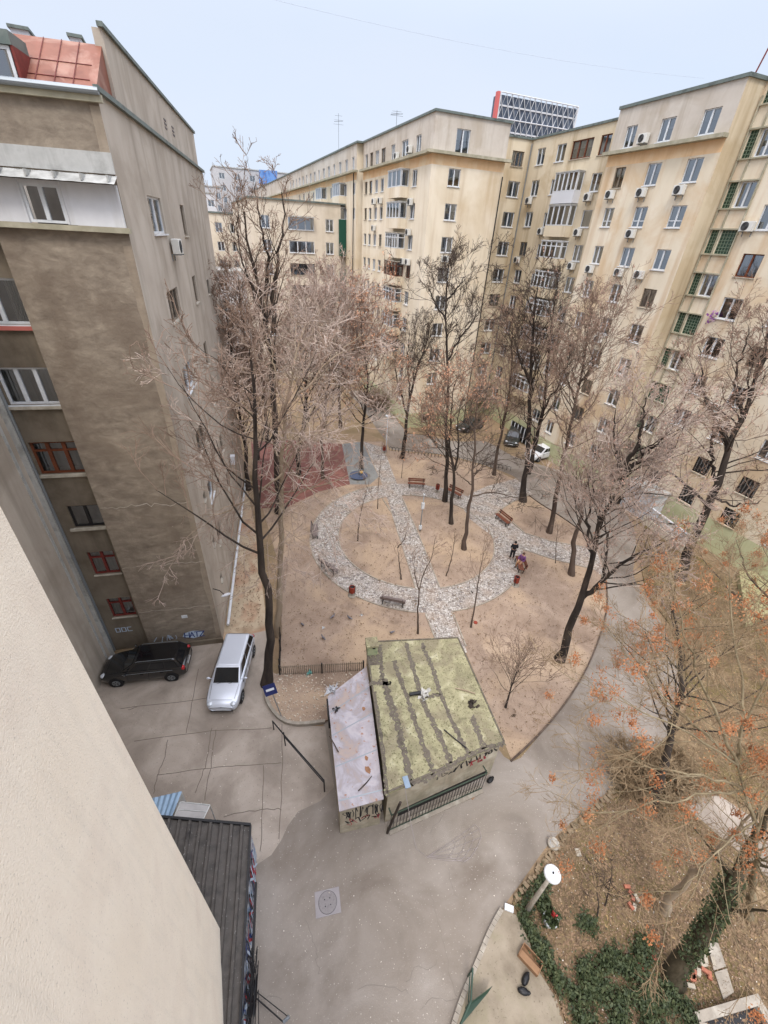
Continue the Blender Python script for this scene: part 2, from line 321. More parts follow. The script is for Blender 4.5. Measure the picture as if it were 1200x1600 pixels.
def window(B, fr, a, z, w, h, style='w2', curt=None, name='window', sill=True, d=-.12):
    """style: frame colour letter + number of lights; a = centre, z = sill height"""
    curt = rng.choice([0,1,2,3,3,1,2]) if curt is None else curt
    if style[0] == 'w' and sill and w > .9 and rng.random() < .09: style = 'o'+style[1:]
    key = (round(w, 2), round(h, 2), style, int(curt), name, sill)
    src = WPROTO.get(key)
    if src is None:
        fm = M[FR[style[0]]]; n = int(style[1]); t = .075 if w < 1.6 else .085
        root = None; mb = MB(); W = w/2; y0, y1 = -.03, .04
        mb.box(-W, W, y0, y1, 0, t); mb.box(-W, W, y0, y1, h-t, h); mb.box(-W, -W+t, y0, y1, t, h-t); mb.box(W-t, W, y0, y1, t, h-t)
        for i in range(1, n):
            x = -W + w*i/n; mb.box(x-t*.8, x+t*.8, y0-.01, y1-.01, t, h-t)
        if len(style) > 2 and style[2] == 't': mb.box(-W+t, W-t, y0-.004, y1-.004, h*.72-t*.5, h*.72+t*.5)
        if len(style) > 2 and style[2] == 'q': mb.box(-W+t, W-t, y0-.004, y1-.004, h*.32-t*.4, h*.32+t*.4)
        o = mb.build(name, fm, None, local=True); src = o
        mb = MB(); mb.quad((-W+t*.5, .02, t*.5), (W-t*.5, .02, t*.5), (W-t*.5, .02, h-t*.5), (-W+t*.5, .02, h-t*.5)); mb.build('pane', M['glass'], o, local=True)
        if curt == 1 or curt == 3:
            mb = MB(); k = 14
            segs = [(-W+.03, -W+.03+w*.26), (W-.03-w*.3, W-.03)] if curt == 1 else [(-W+.03, W-.03)]
            for (q0, q1) in segs:
                for i in range(k):
                    xa, xb = q0+(q1-q0)*i/k, q0+(q1-q0)*(i+1)/k
                    mb.quad((xa, .14+.03*(i % 2), .03), (xb, .14+.03*((i+1) % 2), .03), (xb, .14+.03*((i+1) % 2), h-.03), (xa, .14+.03*(i % 2), h-.03))
            mb.build('curtain', M['curtain'], o, local=True)
        if curt == 2:
            mb = MB(); mb.quad((-W+.03, .12, h*.55), (W-.03, .12, h*.55), (W-.03, .12, h-.03), (-W+.03, .12, h-.03)); mb.build('blind', M['curtain'], o, local=True)
        if sill:
            mb = MB(); mb.box(-W-.05, W+.05, -.2, -.035, -.06, -.005); mb.build('sill', M['white'] if style[0] == 'w' else M['sill'], o, local=True)
        WPROTO[key] = src
        c = src
    else: c = dup(src)
    c.parent = B; reg(c, B)
    p = Vector(fr.P(a, z, d)) - wloc(B); c.location = p; c.rotation_euler = (0, 0, fr.rz()); return c
ACP = []
def ac(fr, a, z, label, name='air_conditioner', w=.85, h=.6):
    """outdoor unit on brackets, centre a, bottom z"""
    if not ACP:
        o = bpy.data.objects.new(name, None); col.objects.link(o); o.empty_display_size = .2
        mb = MB(); mb.box(-w/2, w/2, -.42, -.1, 0, h); mb.build('housing', M['acwhite'], o, local=True, bevel=.02)
        mb = MB(); 
        for r in (.25, .19, .13, .07):
            n = 20; pts = [(-.08+r*math.cos(2*math.pi*i/n), -.435, h/2+r*math.sin(2*math.pi*i/n)) for i in range(n+1)]; mb.tube(pts, .012, 4, cap=False)
        mb.add([(-.08+.26*math.cos(2*math.pi*i/20), -.425, h/2+.26*math.sin(2*math.pi*i/20)) for i in range(20)], [tuple(range(20))])
        mb.build('fan_grille', M['acfan'], o, local=True)
        mb = MB(); 
        for x in (-.3, .3): mb.box(x-.02, x+.02, -.45, 0, -.05, -.01); mb.box(x-.02, x+.02, -.04, 0, -.3, -.05)
        mb.build('bracket', M['steel'], o, local=True)
        ACP.append(o); c = o
    else: c = dup(ACP[0])
    c.location = fr.P(a, z); c.rotation_euler = (0, 0, fr.rz())
    tag(c, label, 'air conditioner', 'air conditioner units on the facades'); return c
def bay(B, fr, a0, a1, z, style='w4', h=1.45, par=.95, dep=.95, pm='wallM', roof=False, top='sill', curt=None):
    """glazed balcony box: parapet slab, glazing on three sides (front + two ends)"""
    mb = MB(); fr.box(mb, a0, a1, .0, dep, z-par, z-par+.12); 
    fr.box(mb, a0, a1, dep-.12, dep, z-par+.12, z); fr.box(mb, a0, a0+.1, .0, dep-.12, z-par+.12, z); fr.box(mb, a1-.1, a1, .0, dep-.12, z-par+.12, z)
    bal = mb.build('balcony', M[pm], B)
    f2 = Fr(fr.P(0, 0, dep-.03), fr.s, fr.n); n = int(style[1])
    w_ = window(B, f2, (a0+a1)/2, z+.01, a1-a0, h, style, curt, 'balcony_window', sill=False, d=0)
    for (aa, sg) in ((a0+.04, -1), (a1-.04, 1)):
        f3 = Fr(fr.P(aa, 0, (dep-.1)/2), fr.n, fr.s*sg)
        window(B, f3, 0, z+.01, dep-.14, h, style[0]+'1'+style[2:], 0, 'balcony_window', sill=False, d=0)
    mb = MB(); fr.box(mb, a0-.05, a1+.05, 0, dep+.06, z+h+.012, z+h+.09); mb.build('balcony_roof', M['sheet'] if roof else M[top], B)
    # dark inside
    mb = MB(); mb.quad(fr.P(a0+.1, z-.3, .02), fr.P(a1-.1, z-.3, .02), fr.P(a1-.1, z+h, .02), fr.P(a0+.1, z+h, .02)); mb.build('balcony_back', M['room'], B)

FLO = [8.5+2.8*i for i in range(-2, 8)]           # sill heights 2.9 ... 28.1 (attic)
SILL = [2.9, 5.7, 8.5, 11.35, 14.2, 16.95, 19.75, 22.6, 25.4, 28.08]
# ================================================================ middle block (M): corner at (23.2, 47.3)
XM, YM = 23.0, 47.3
B = empty('apartment_block', (27, 60, 0), 'yellow apartment block with a projecting corner and stacked glazed bays on its left face', 'building')
mb, room = MB(), MB()
fL = Fr((XM, YM), (0, 1), (-1, 0)); fR = Fr((XM, YM), (1, 0), (0, -1)); f2 = Fr((XM-.7, YM), (0, 1), (-1, 0))
MZ = ((2.1, 3), (26.95, 0), (27.75, 2), (99, 1))
holesL, wl = [], []
def addw(lst, hl, a, z, w, h, st, **k): hl.append((a-w/2, a+w/2, z, z+h)); lst.append((a, z, w, h, st, k))
for i, z in enumerate(SILL):
    att = i == 9
    if att:
        for (a, w) in ((3.4,1.2), (6.8,1.7), (10.1,1.1), (13.1,1.3), (15.2,1.2), (17.2,1.1), (19.0,1.0)): addw(wl, holesL, a, z, w, 1.4, 'w2' if w > 1 else 'w1')
    else:
        addw(wl, holesL, 3.75, z, 1.2, 1.4, 'b2' if i in (5,) else 'w2')
        for a in (13.1, 15.1, 17.2, 19.0):
            if i > 0: addw(wl, holesL, a, z, 1.05, 1.3, 'w1' if a != 15.1 else 'w2')
wallgrid(mb, fL, 0, 20.3, 0, 30.7, holesL, MZ, room=room)
for w in wl: window(B, fL, *w[:5])
holes, wr = [], []
for i, z in enumerate(SILL):
    if i == 9: addw(wr, holes, 3.1, z-.1, 1.5, 1.8, 'w2')
    elif i == 0: addw(wr, holes, 2.4, .9, 1.4, 1.0, 'd4')
    else: addw(wr, holes, 2.6, z, 1.35, 1.4, 'w2')
wallgrid(mb, fR, 0, 8.2, 0, 30.7, holes, MZ, room=room)
for w in wr: window(B, fR, *w[:5])
for i in range(2, 9):
    st = {5: 'b4t', 4: 'w4t', 6: 'w5t', 7: 'w4', 8: 'w3'}.get(i, 'w4t')
    bay(B, fL, 5.2, 8.9, SILL[i]+.05, st, roof=(i in (8, 7)), curt=3 if i in (8,) else None)
# far section, a little proud of the near one
holes, w2 = [], []
for i, z in enumerate(SILL):
    if i == 9:
        for k in range(15): addw(w2, holes, 22.4+k*3.1, z, 1.25 if k % 3 else 1.0, 1.4, 'w2')
    elif i in (8, 7):
        for k in range(10): addw(w2, holes, 22.0+k*3.9, z, 1.1, 1.35, 'w2')
wallgrid(mb, f2, 20.9, 130, 0, 30.7, holes, ((27.0, 0), (27.75, 2), (99, 1)), room=room)
for w in w2: window(B, f2, *w[:5], sill=False)
for k, z in ((8, 25.4), (7, 22.6)):
    bay(B, f2, 26, 29.6, z, 'w4', roof=True, curt=3); 
    bay(B, f2, 36.5, 40, z, 'w3', curt=3)
mb.quad((XM-.7, YM+20.9, 0), (XM+.5, YM+20.9, 0), (XM+.5, YM+20.9, 30.7), (XM-.7, YM+20.9, 30.7), 0)
mb.quad((XM+.9, YM+20.3, 0), (XM+.9, YM+20.9, 0), (XM+.9, YM+20.9, 30.7), (XM+.9, YM+20.3, 30.7), 0)
mb.quad((XM, YM+20.3, 0), (XM+.9, YM+20.3, 0), (XM+.9, YM+20.3, 30.7), (XM, YM+20.3, 30.7), 0)
mb.quad((XM+8.2, YM, 0), (XM+8.2, YM+12, 0), (XM+8.2, YM+12, 30.7), (XM+8.2, YM, 30.7), 0)
mb.quad((XM+8.2, YM+12, 0), (XM+8.2, 178, 0), (XM+8.2, 178, 30.7), (XM+8.2, YM+12, 30.7), 0)
mb.build('wall', [M['wallM'], M['attic'], M['peach'], M['plinth']], B); room.build('interior', M['room'], B)
mb = MB()
mb.box(XM-.75, XM+8.7, YM-.5, YM-.001, 27.75, 27.98); mb.box(XM-.6, XM-.001, YM, YM+20.3, 27.752, 27.982); mb.box(XM-1.3, XM-.701, YM+20.4, 176, 27.75, 27.97)
mb.build('cornice', M['cornice'], B)
mb = MB(); mb.box(XM-.14, XM+8.35, YM-.14, YM+20.3, 30.7, 30.88); mb.box(XM-.86, XM+8.35, YM+20.302, 178, 30.7, 30.89); mb.build('roof', M['roofedge'], B)
mb = MB(); mb.tube([(XM+8.1, YM-.12, 0.1), (XM+8.1, YM-.12, 26.6)], .06, 8)
mb.build('drainpipe', M['darkmetal'], B)
mb = MB(); mb.tube([(XM-.9, YM+21.6, 0.1), (XM-.9, YM+21.6, 27.7)], .07, 8); mb.build('drainpipe', M['darkmetal'], B)
for (aa, zz, lb) in ((3.9, 23.9, 'white air conditioner beside the blue glazed bay of the yellow corner block'), (3.9, 21.2, 'white air conditioner under the second side window of the yellow corner block'),
                     (4.9, 18.4, 'air conditioner with a visible round fan beside the bay above the brown glazed balcony'), (3.5, 18.4, 'smaller air conditioner to the right of the one with a visible fan by the bays'),
                     (13.0, 24.3, 'air conditioner left of the pair below the four small top windows'), (15.2, 24.3, 'air conditioner right of the pair below the four small top windows'), (15.0, 21.5, 'air conditioner hanging below the second row of four small windows'),
                     (8.4, 28.1, 'air conditioner on the attic wall between two attic windows of the yellow block'), (5.0, 28.3, 'air conditioner beside the widest attic window of the yellow block')):
    ac(fL, aa, zz-.1, lb)
ac(fR, 2.4, 18.9, 'air conditioner centred under the third window on the narrow right face of the corner block')
# antenna on the roof
def antenna(x, y, z, h, label, n=3, name='roof_antenna'):
    t = empty(name, (x, y, z), label, 'antenna')
    mb = MB(); mb.tube([(x, y, z), (x, y, z+h)], .018, 6); mb.build('mast', M['darkmetal'], t)
    mb = MB()
    for i in range(n):
        zz = z + h*(.72 + .11*i); mb.tube([(x-.7+.1*i, y+.1, zz), (x+.7-.1*i, y-.1, zz)], .012, 5)
    mb.tube([(x-.5, y+.5, z+h*.8), (x+.5, y-.5, z+h*.8)], .02, 5)
    mb.build('aerial', M['darkmetal'], t)
antenna(XM-.2, YM+31, 30.88, 4.2, 'tall thin antenna mast on the roof of the far yellow block section')
antenna(XM+.6, YM+11, 30.88, 1.6, 'short antenna on the roof near the projecting corner')
# ================================================================ recess + long right block (R)
XR, XI = 35.2, 36.2; YB = 27.2
R = empty('apartment_block', (40, 38, 0), 'long ochre apartment block with rusty stains and green lattice stair windows on the right', 'building')
mb, room = MB(), MB()
fB = Fr((XR, 0), (0, 1), (-1, 0)); fI = Fr((XI, 0), (0, 1), (-1, 0)); fC = Fr((0, 50.3), (1, 0), (0, -1))
holes, w1 = [], []
for i, z in enumerate(SILL):
    if i == 0: z = 2.9
    for (a, w) in ((35.8, 1.1), (32.4, 1.25), (28.95, 1.3)):
        st = 'w2q' if i == 7 else 'w2'
        addw(w1, holes, a, z, w, 1.42 if i < 9 else 1.4, st, curt=(2 if i == 9 else None))
wallgrid(mb, fB, YB, 37.6, 0, 30.7, holes, MZ, room=room)
for w in w1: window(R, fB, *w[:5], **w[5])
holes, w1 = [], []
for i, z in enumerate(SILL):
    addw(w1, holes, 48.4, z, 1.3, 1.4, 'w2')
    if i == 9:
        addw(w1, holes, 45.3, z, 1.35, 1.4, 'w2'); addw(w1, holes, 42.4, z, 2.8, 1.42, 'b3'); addw(w1, holes, 39.5, z, 1.3, 1.42, 'b2')
    else:
        addw(w1, holes, 45.4, z, .8, 1.3, 'w1'); addw(w1, holes, 39.5, z, 1.25, 1.4, 'w2' if i != 7 else 'w1')
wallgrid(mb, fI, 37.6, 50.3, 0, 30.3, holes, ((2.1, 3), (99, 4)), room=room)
for w in w1: window(R, fI, *w[:5])
for i in range(1, 9):
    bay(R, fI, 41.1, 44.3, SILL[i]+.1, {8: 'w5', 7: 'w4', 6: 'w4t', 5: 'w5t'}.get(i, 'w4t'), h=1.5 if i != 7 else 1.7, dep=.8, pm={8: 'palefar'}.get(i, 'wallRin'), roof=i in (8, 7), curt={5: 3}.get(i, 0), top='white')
holes, w1 = [], []
for i, z in enumerate(SILL):
    if i == 9: addw(w1, holes, 34.7, z-.1, 1.5, 1.3, 'o3')
    else: addw(w1, holes, 34.8, z-.1, 1.55, 1.42, 'w2', curt=0)
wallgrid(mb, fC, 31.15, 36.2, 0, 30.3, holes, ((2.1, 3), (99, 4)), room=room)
for w in w1: window(R, fC, *w[:5])
# side face of the projecting bay towards the camera, the stair strip and the near section
fS = Fr((0, YB), (1, 0), (0, -1)); wallgrid(mb, fS, XR, 37.0, 0, 30.7, [], ((99, 4),))
wallgrid(mb, Fr((0, 37.6), (1, 0), (0, 1)), XR, XI, 0, 30.7, [], ((99, 0),))
XN = 37.0; fN = Fr((XN, 0), (0, 1), (-1, 0))
holes, w1, lat = [], [], []
for k in range(10):
    z = 4.1 + 2.83*k
    lat.append((26.62, z, .62, 1.5))
    if k in (0, 2, 4, 6, 9, 8) and k not in (8,): lat.append((25.55, z, 1.15, 1.5)) if k % 2 == 0 else None
    if k % 2 == 1 or k == 8: addw(w1, holes, 25.55, z, 1.15, 1.5, 'w2')
    holes.append((26.31, 26.93, z, z+1.5))
    if k % 2 == 0 and k != 8: holes.append((24.975, 26.125, z, z+1.5))
lat = [l for l in lat if l]
for i, z in enumerate(SILL[:9]):
    if i == 8: z = 25.6
    for c, a in enumerate((23.2, 19.8, 16.1, 12.6, 9.0, 5.5)):
        if i < 2 and c < 3: addw(w1, holes, a, z-.2, 1.3, 1.4, 'd5'); continue
        st = {0: 'b2', 6: 'b2'}.get(i if c == 0 else -1, 'w2'); addw(w1, holes, a, z, 1.45 if c == 0 else 1.25, 1.45, st)
wallgrid(mb, fN, -2, YB, 0, 30.7, holes, ((2.6, 3), (99, 0)), room=room)
for w in w1: window(R, fN, *w[:5])
mb.quad((XR, YB, 30.7), (XR+.01, YB, 30.7), (50, 37.6, 30.7), (50, YB, 30.7), 0)
for p in (((XI, 50.3), (36.2, 50.3)),): pass
mb.quad((50, -2, 0), (50, 60, 0), (50, 60, 30.3), (50, -2, 30.3), 4); mb.quad((XN, -2, 0), (50, -2, 0), (50, -2, 30.7), (XN, -2, 30.7), 0)
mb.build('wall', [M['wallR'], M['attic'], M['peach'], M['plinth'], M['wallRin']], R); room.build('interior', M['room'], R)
mb = MB(); fB.box(mb, 27.1, 37.9, .001, .5, 27.72, 27.95); mb.build('cornice', M['cornice'], R)
mb = MB(); mb.box(XR-.12, 50, YB-.12, 37.7, 30.7, 30.9); mb.box(XI-.12, 50, 37.702, 60, 30.3, 30.48); mb.box(31.2, XI-.122, 50.18, 60, 30.302, 30.482); mb.box(XN-.12, 50, -2, YB-.122, 30.702, 30.9); mb.build('roof', M['roofedge'], R)
def lattice(B, fr, a, z, w, h):
    mb = MB(); nx = max(2, round(w/.22)); nz = round(h/.22)
    for i in range(nx+1): x = a-w/2+w*i/nx; fr.box(mb, x-.018, x+.018, -.1, -.05, z, z+h)
    for i in range(nz+1): q = z+h*i/nz; fr.box(mb, a-w/2, a+w/2, -.104, -.046, q-.018 if i else q, q+.018 if i < nz else q)
    o = mb.build('lattice_window', M['greengrid'], B)
    mb = MB(); mb.quad(fr.P(a-w/2, z, -.11), fr.P(a+w/2, z, -.11), fr.P(a+w/2, z+h, -.11), fr.P(a-w/2, z+h, -.11)); mb.build('glass_block', M['bathglass'], o)
for l in lat: lattice(R, fN, *l)
mb = MB()
for k in range(10):
    z = 4.1+2.83*k
    fN.box(mb, 24.9, 27.0, .001, .14, z-.1, z-.01); fN.box(mb, 24.9, 27.0, .001, .14, z+1.51, z+1.6)
for a in (24.88, 26.2, 27.0): fN.box(mb, a, a+.1, .002, .1, 1, 30)
mb.build('stair_trim', M['cornice'], R)
mb = MB(); mb.tube([(XI-.12, 50.1, .2), (XI-.12, 50.1, 30)], .06, 8); mb.build('drainpipe', M['steel'], R)
pos = ['left', 'middle', 'right']; flo = {8: 'first row under the ochre cornice', 7: 'second row under the ochre cornice', 6: 'third row under the ochre cornice', 4: 'fifth row under the ochre cornice'}
for (c, i, da) in ((0,8,.5), (1,8,.6), (2,8,.6), (1,7,0.1), (1,6,.1), (2,6,1.4), (0,6,0.2), (1,4,.1)):
    a = (35.8, 32.4, 28.95)[c]; ac(fB, a+da-.3*(i == 8), SILL[i]-.75, 'air conditioner below the %s window of three, %s' % (pos[c], flo[i]))
ac(fB, 34.1, 28.15, 'air conditioner between the left and middle attic windows of the ochre block')
for (i, da) in ((8, .2), (7, .4), (6, .1)): ac(fI, 39.5+da, SILL[i]-.72, 'air conditioner just right of the glazed balconies, %s' % flo[i])
for (i, da) in ((8, .3), (6, .4)): ac(fI, 48.4+da, SILL[i]-.7, 'air conditioner nearest the inner corner, %s' % flo[i])
ac(fI, 45.5, SILL[7]-.7, 'air conditioner under the small window left of the angled glass balcony')
ac(fN, 24.3, 22.5, 'air conditioner left of the window beside the green lattice stair windows')
ac(fN, 20.9, 10.6, 'air conditioner under the shaded window behind the right tree')
# flowers at a window
F_ = empty('window_flowers', fN.P(24.1, 16.9, .15), 'bunch of purple flowers at the left corner of a window beside the stair lattice', 'flowers')
mb = MB()
for i in range(60):
    p = np.array(fN.P(24.1, 17.0, .15)) + rng.normal(0, .17, 3)*np.array([.6, 1, 1.3]); d1, d2 = rng.normal(0, .05, 3), rng.normal(0, .05, 3); mb.quad(p-d1, p-d2, p+d1, p+d2)
mb.build('blossom', paint('purple petals', L(150, 90, 160)), F_)
for x, y, h, lb in ((36.5, 27.9, 5, 'thin leaning antenna pole at the corner of the ochre roof'), (38.5, 26.3, 6, 'tall thin pole beside the leaning one on the ochre roof')):
    t = empty('roof_antenna', (x, y, 30.9), lb, 'antenna'); mb = MB(); mb.tube([(x, y, 30.9), (x+(.8 if h == 5 else 0), y-.5, 30.9+h)], .05, 6); mb.build('mast', M['darkmetal' if h == 6 else 'redwood'], t)
# white balcony panel / white sheet on right ground floor
W_ = empty('garden_porch', G(1005, 800), 'pale lavender grey ground floor porch behind the forked tree, next to the white balustrade', 'porch')
mb = MB(); mb.box(35.3, 36.95, 21.2, 24.2, .0, 2.7); mb.build('wall', M['palefar'], W_)
mb = MB(); mb.box(35.1, 36.97, 21.0, 24.4, 2.7, 2.85); mb.build('roof', M['sheet'], W_)
# lilac ground-floor panel on M and tin sheets
# ================================================================ left brown building (Lb), axes turned 9.4 degrees
SD = np.array([.16338, .98656]); FD = np.array([-.98656, .16338]); OC = (-1.8, 19.28)
fF = Fr(OC, FD, -SD); fE = Fr(OC, SD, -FD)
Lb = empty('brown_building', (OC[0]-4, OC[1]+8, 0), 'tall brown rendered building with a white enclosed balcony and red sheet mansard roof', 'building')
mb, room = MB(), MB(); SL = [2.55, 5.65, 8.6, 11.5, 14.55, 17.55]
wallgrid(mb, fF, 0, 3.95, -.3, 24.0, [(0.02, 3.95, 20.75, 21.85)], ((99, 0),), rev=.05)
RO = -.32; fRc = Fr(fF.P(0, 0, RO), FD, -SD)
mb.quad(fF.P(3.95, -.3, 0), fF.P(3.95, -.3, RO), fF.P(3.95, 20.6, RO), fF.P(3.95, 20.6, 0), 0)
holes, w1 = [], []
addw(w1, holes, 4.9, 17.6, 1.75, 1.5, 'w2'); addw(w1, holes, 4.92, 14.62, 1.9, 1.45, 'w3', curt=3); addw(w1, holes, 4.9, 11.52, 1.85, 1.5, 'b3t')
addw(w1, holes, 4.72, 8.65, 1.35, 1.2, 'd2'); addw(w1, holes, 4.78, 5.7, 1.2, 1.45, 'r2t'); addw(w1, holes, 4.78, 2.6, 1.2, 1.4, 'r2t')
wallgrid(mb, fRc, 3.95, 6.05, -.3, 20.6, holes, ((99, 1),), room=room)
for w in w1: window(Lb, fRc, *w[:5], **w[5])
wallgrid(mb, fF, 3.95, 14, 20.6, 24.0, [(3.95, 14, 20.75, 21.85)], ((99, 0),), rev=.05)
# side face with its openings
holes, w1 = [], []
for z, st in ((20.55, 'w2'), (17.1, 'o3'), (13.75, 'w2'), (10.4, 'o2'), (7.2, 'w1'), (4.0, 'o2')): addw(w1, holes, 4.9, z, 2.4 if z > 10 else 1.5, 1.3, st)
for z in (20.4, 17.05, 13.4, 10.8, 7.2, 4.2): addw(w1, holes, 11.2, z, 1.1, 1.4, 'o1')
for z in (8.2, 5.1, 2.3): addw(w1, holes, 2.9, z, .5, .5, 'd1')
for z in (16.9, 10.7, 5): addw(w1, holes, 16.5, z, .9, .9, 'd1')
wallgrid(mb, fE, 0, 22.2, -.3, 24.1, holes, ((99, 2),), room=room)
for w in w1: window(Lb, fE, *w[:5], **w[5])
# plaster arris at the corner + back faces
mb.quad(fE.P(22.2, 0), fE.P(22.2, 0, -16), fE.P(22.2, 24.1, -16), fE.P(22.2, 24.1), 2)
mb.build('wall', [M['wallL'], M['wallLr'], M['wallLs']], Lb); room.build('interior', M['room'], Lb)
mb = MB(); fF.box(mb, -.1, 14, -.02, .22, 20.6, 20.75); fF.box(mb, -.14, 14, .0, .16, 23.86, 24.04); mb.build('ledge', M['cornice'], Lb)
mb = MB(); fE.box(mb, -.22, 22.3, 0.0, .14, 24.1, 24.24); fE.box(mb, 2.1, 20.6, -.1, .08, 26.0, 26.12); mb.build('coping', M['roofedge'], Lb)
mb = MB()   # gable parapet of the mansard: set back wall rising above the cornice
fE.box(mb, 2.25, 20.5, -.3, -.02, 24.1, 26.0)
mb.build('gable_parapet', M['wallLs'], Lb)
mb = MB(); 
mb.hexa([fF.P(.12,24.04,-.25), fF.P(14,24.04,-.25), fF.P(14,24.04,-9), fF.P(.12,24.04,-9), fF.P(.12,25.62,-2.3), fF.P(14,25.62,-2.3), fF.P(14,25.62,-9), fF.P(.12,25.62,-9)]); mb.build('roof', M['redsheet'], Lb)
mb = MB()
for a in (.75, 1.25, 1.75): mb.tube([fF.P(a,24.06,-.24), fF.P(a,25.63,-2.28)], .013, 4)
for zz in (24.5, 24.95): 
    q = -.25-2.05*(zz-24.04)/1.58; mb.tube([fF.P(.32,zz,q+.02), fF.P(2.1,zz,q+.02)], .012, 4)
mb.build('roof_seam', M['redwood'], Lb)
mb = MB(); mb.tube([fF.P(-.12,24.1,.2), fF.P(14,24.1,.2)], .09, 10); mb.build('gutter', M['steel'], Lb)
# dormer
mb = MB(); fF.box(mb, 2.0, 4.4, -1.4, -.3, 24.9+.05, 25.25); mb.build('dormer_roof', M['roofedge'], Lb)
mb = MB(); fF.box(mb, 1.98, 2.05, -1.4, -.32, 24.06, 24.95); fF.box(mb, 2.05, 4.4, -.75, -.7, 24.06, 24.95); mb.build('dormer_wall', M['redwood'], Lb)
window(Lb, fF, 3.2, 24.12, 2.2, .82, 'w3', 0, 'dormer_window', False, -.4)
# grey flashing band and corrugated balcony roof
mb = MB(); fF.box(mb, -.02, 14, .001, .05, 22.18, 22.72); mb.build('flashing', M['sheet'], Lb)
mb = MB(); n = 60
for i in range(n):
    a0 = -.05 + 14*i/n; a1 = -.05 + 14*(i+1)/n; dz0 = .008*(i % 2); dz1 = .008*((i+1) % 2)
    mb.quad(fF.P(a0,22.14+dz0,0.02), fF.P(a1,22.14+dz1,.02), fF.P(a1,21.9+dz1,.55), fF.P(a0,21.9+dz0,.55))
for i in range(8): 
    a0 = .1+.75*i; fF.box(mb, a0, a0+.05, .03, .5, 21.96, 22.13)
mb.build('balcony_roof', M['sheet'], Lb)
mb = MB()
Wn = [(1.72, 2.82)]
fF.box(mb, .02, 1.72, -.02, .06, 20.76, 21.9); fF.box(mb, 2.82, 14, -.02, .06, 20.76, 21.9)
for a in (0.03, 1.68, 2.84, 4.4, 6): fF.box(mb, a, a+.06, .061, .09, 20.76, 21.9)
fF.box(mb, 1.72, 2.82, -.02, .06, 21.80, 21.9)
mb.build('balcony_panel', M['whitepanel'], Lb)
mb = MB(); mb.quad(fF.P(1.7,20.7,-.6), fF.P(2.9,20.7,-.6), fF.P(2.9,21.9,-.6), fF.P(1.7,21.9,-.6)); mb.build('interior', M['room'], Lb)
window(Lb, fF, 2.27, 20.78, 1.08, 1.02, 'w2', 0, 'window', False, .03)
mb = MB(); zs = np.linspace(.4, 23.8, 60); ws_ = .26+.03*np.sin(zs*1.7)+rng.normal(0, .018, 60)
for i in range(59): mb.quad(fF.P(0, zs[i], .004), fF.P(ws_[i], zs[i], .004), fF.P(ws_[i+1], zs[i+1], .004), fF.P(0, zs[i+1], .004)) if not (20.4 < zs[i+1] and zs[i] < 22.3) else None
mb.build('corner_render', mat('corner render strip', [L(140,127,111), L(156,142,124), L(168,154,136)], 1.5, rough=.95, bump=.8, bscale=8, streak=L(130,116,100), stamt=.5), Lb)
for zc, am in ((9.8, .05), (6.2, .04), (3.05, .03)):
    mb = MB(); P_ = [(a, zc+rng.normal(0, am)) for a in np.linspace(.1, 3.9, 24)]
    for (a0, z0), (a1, z1) in zip(P_[:-1], P_[1:]): mb.quad(fF.P(a0, z0, .006), fF.P(a1, z1, .006), fF.P(a1, z1+.03+.02*rng.random(), .006), fF.P(a0, z0+.03, .006))
    mb.build('render_ridge', M['wallLs'], Lb)
# red panel under top left window, old patches, house sign, cornerstone stains
mb = MB(); fRc.box(mb, 3.98, 6.05, .0, .12, 17.42, 17.56); mb.build('windowsill', paint('faded red sill', L(190,110,100)), Lb)
mb = MB(); fRc.box(mb, 3.98, 5.95, .0, .1, 11.38, 11.49); fRc.box(mb, 3.97, 6.0, .0, .12, 14.46, 14.58); fRc.box(mb, 4.0, 5.6, 0, .1, 8.5, 8.62); mb.build('windowsill', M['sill'], Lb)
mb = MB(); mb.tube([fF.P(5.95, .1, .02-.25), fF.P(5.95, 23.8, .02-.25)], .07, 8); mb.build('drainpipe', M['steel'], Lb)
mb = MB(); fF.box(mb, 1.55, 1.85, .0, .03, 2.3, 2.5); mb.build('wall_sign', M['white'], Lb)
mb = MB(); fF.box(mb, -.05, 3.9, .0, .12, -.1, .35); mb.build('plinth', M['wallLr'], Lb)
ac(fE, 6.6, 19.75, 'white air conditioner under the top side window of the tall brown building')
# roof vents seen in the gable
mb = MB()
for a in (10.4, 12.3):
    for k in range(3): fE.box(mb, a, a+.5, -.02, .0, 24.8+.15*k, 24.88+.15*k)
mb.build('vent', M['room'], Lb)
# pale rooftop boxes of the houses behind
for (u0, u1, v0, v1, nm) in ((15, 45, 43, 55, 'left'), (108, 128, 57, 66, 'right')):
    p, q = PY(u0, v0, 34), PY(u1, v1, 34); t = empty('chimney', (p[0], 34, 25.6), 'pale rooftop chimney seen %s over the red sheet roof' % ('far left' if nm == 'left' else 'nearer the gable'), 'chimney')
    mb = MB(); mb.box(p[0], q[0], 34, 35.5, 25.6, p[2]); mb.build('stack', M['palefar'], t); mb = MB(); mb.box(p[0]-.08, q[0]+.08, 33.9, 35.6, p[2], p[2]+.12); mb.build('cap', M['roofedge'], t)
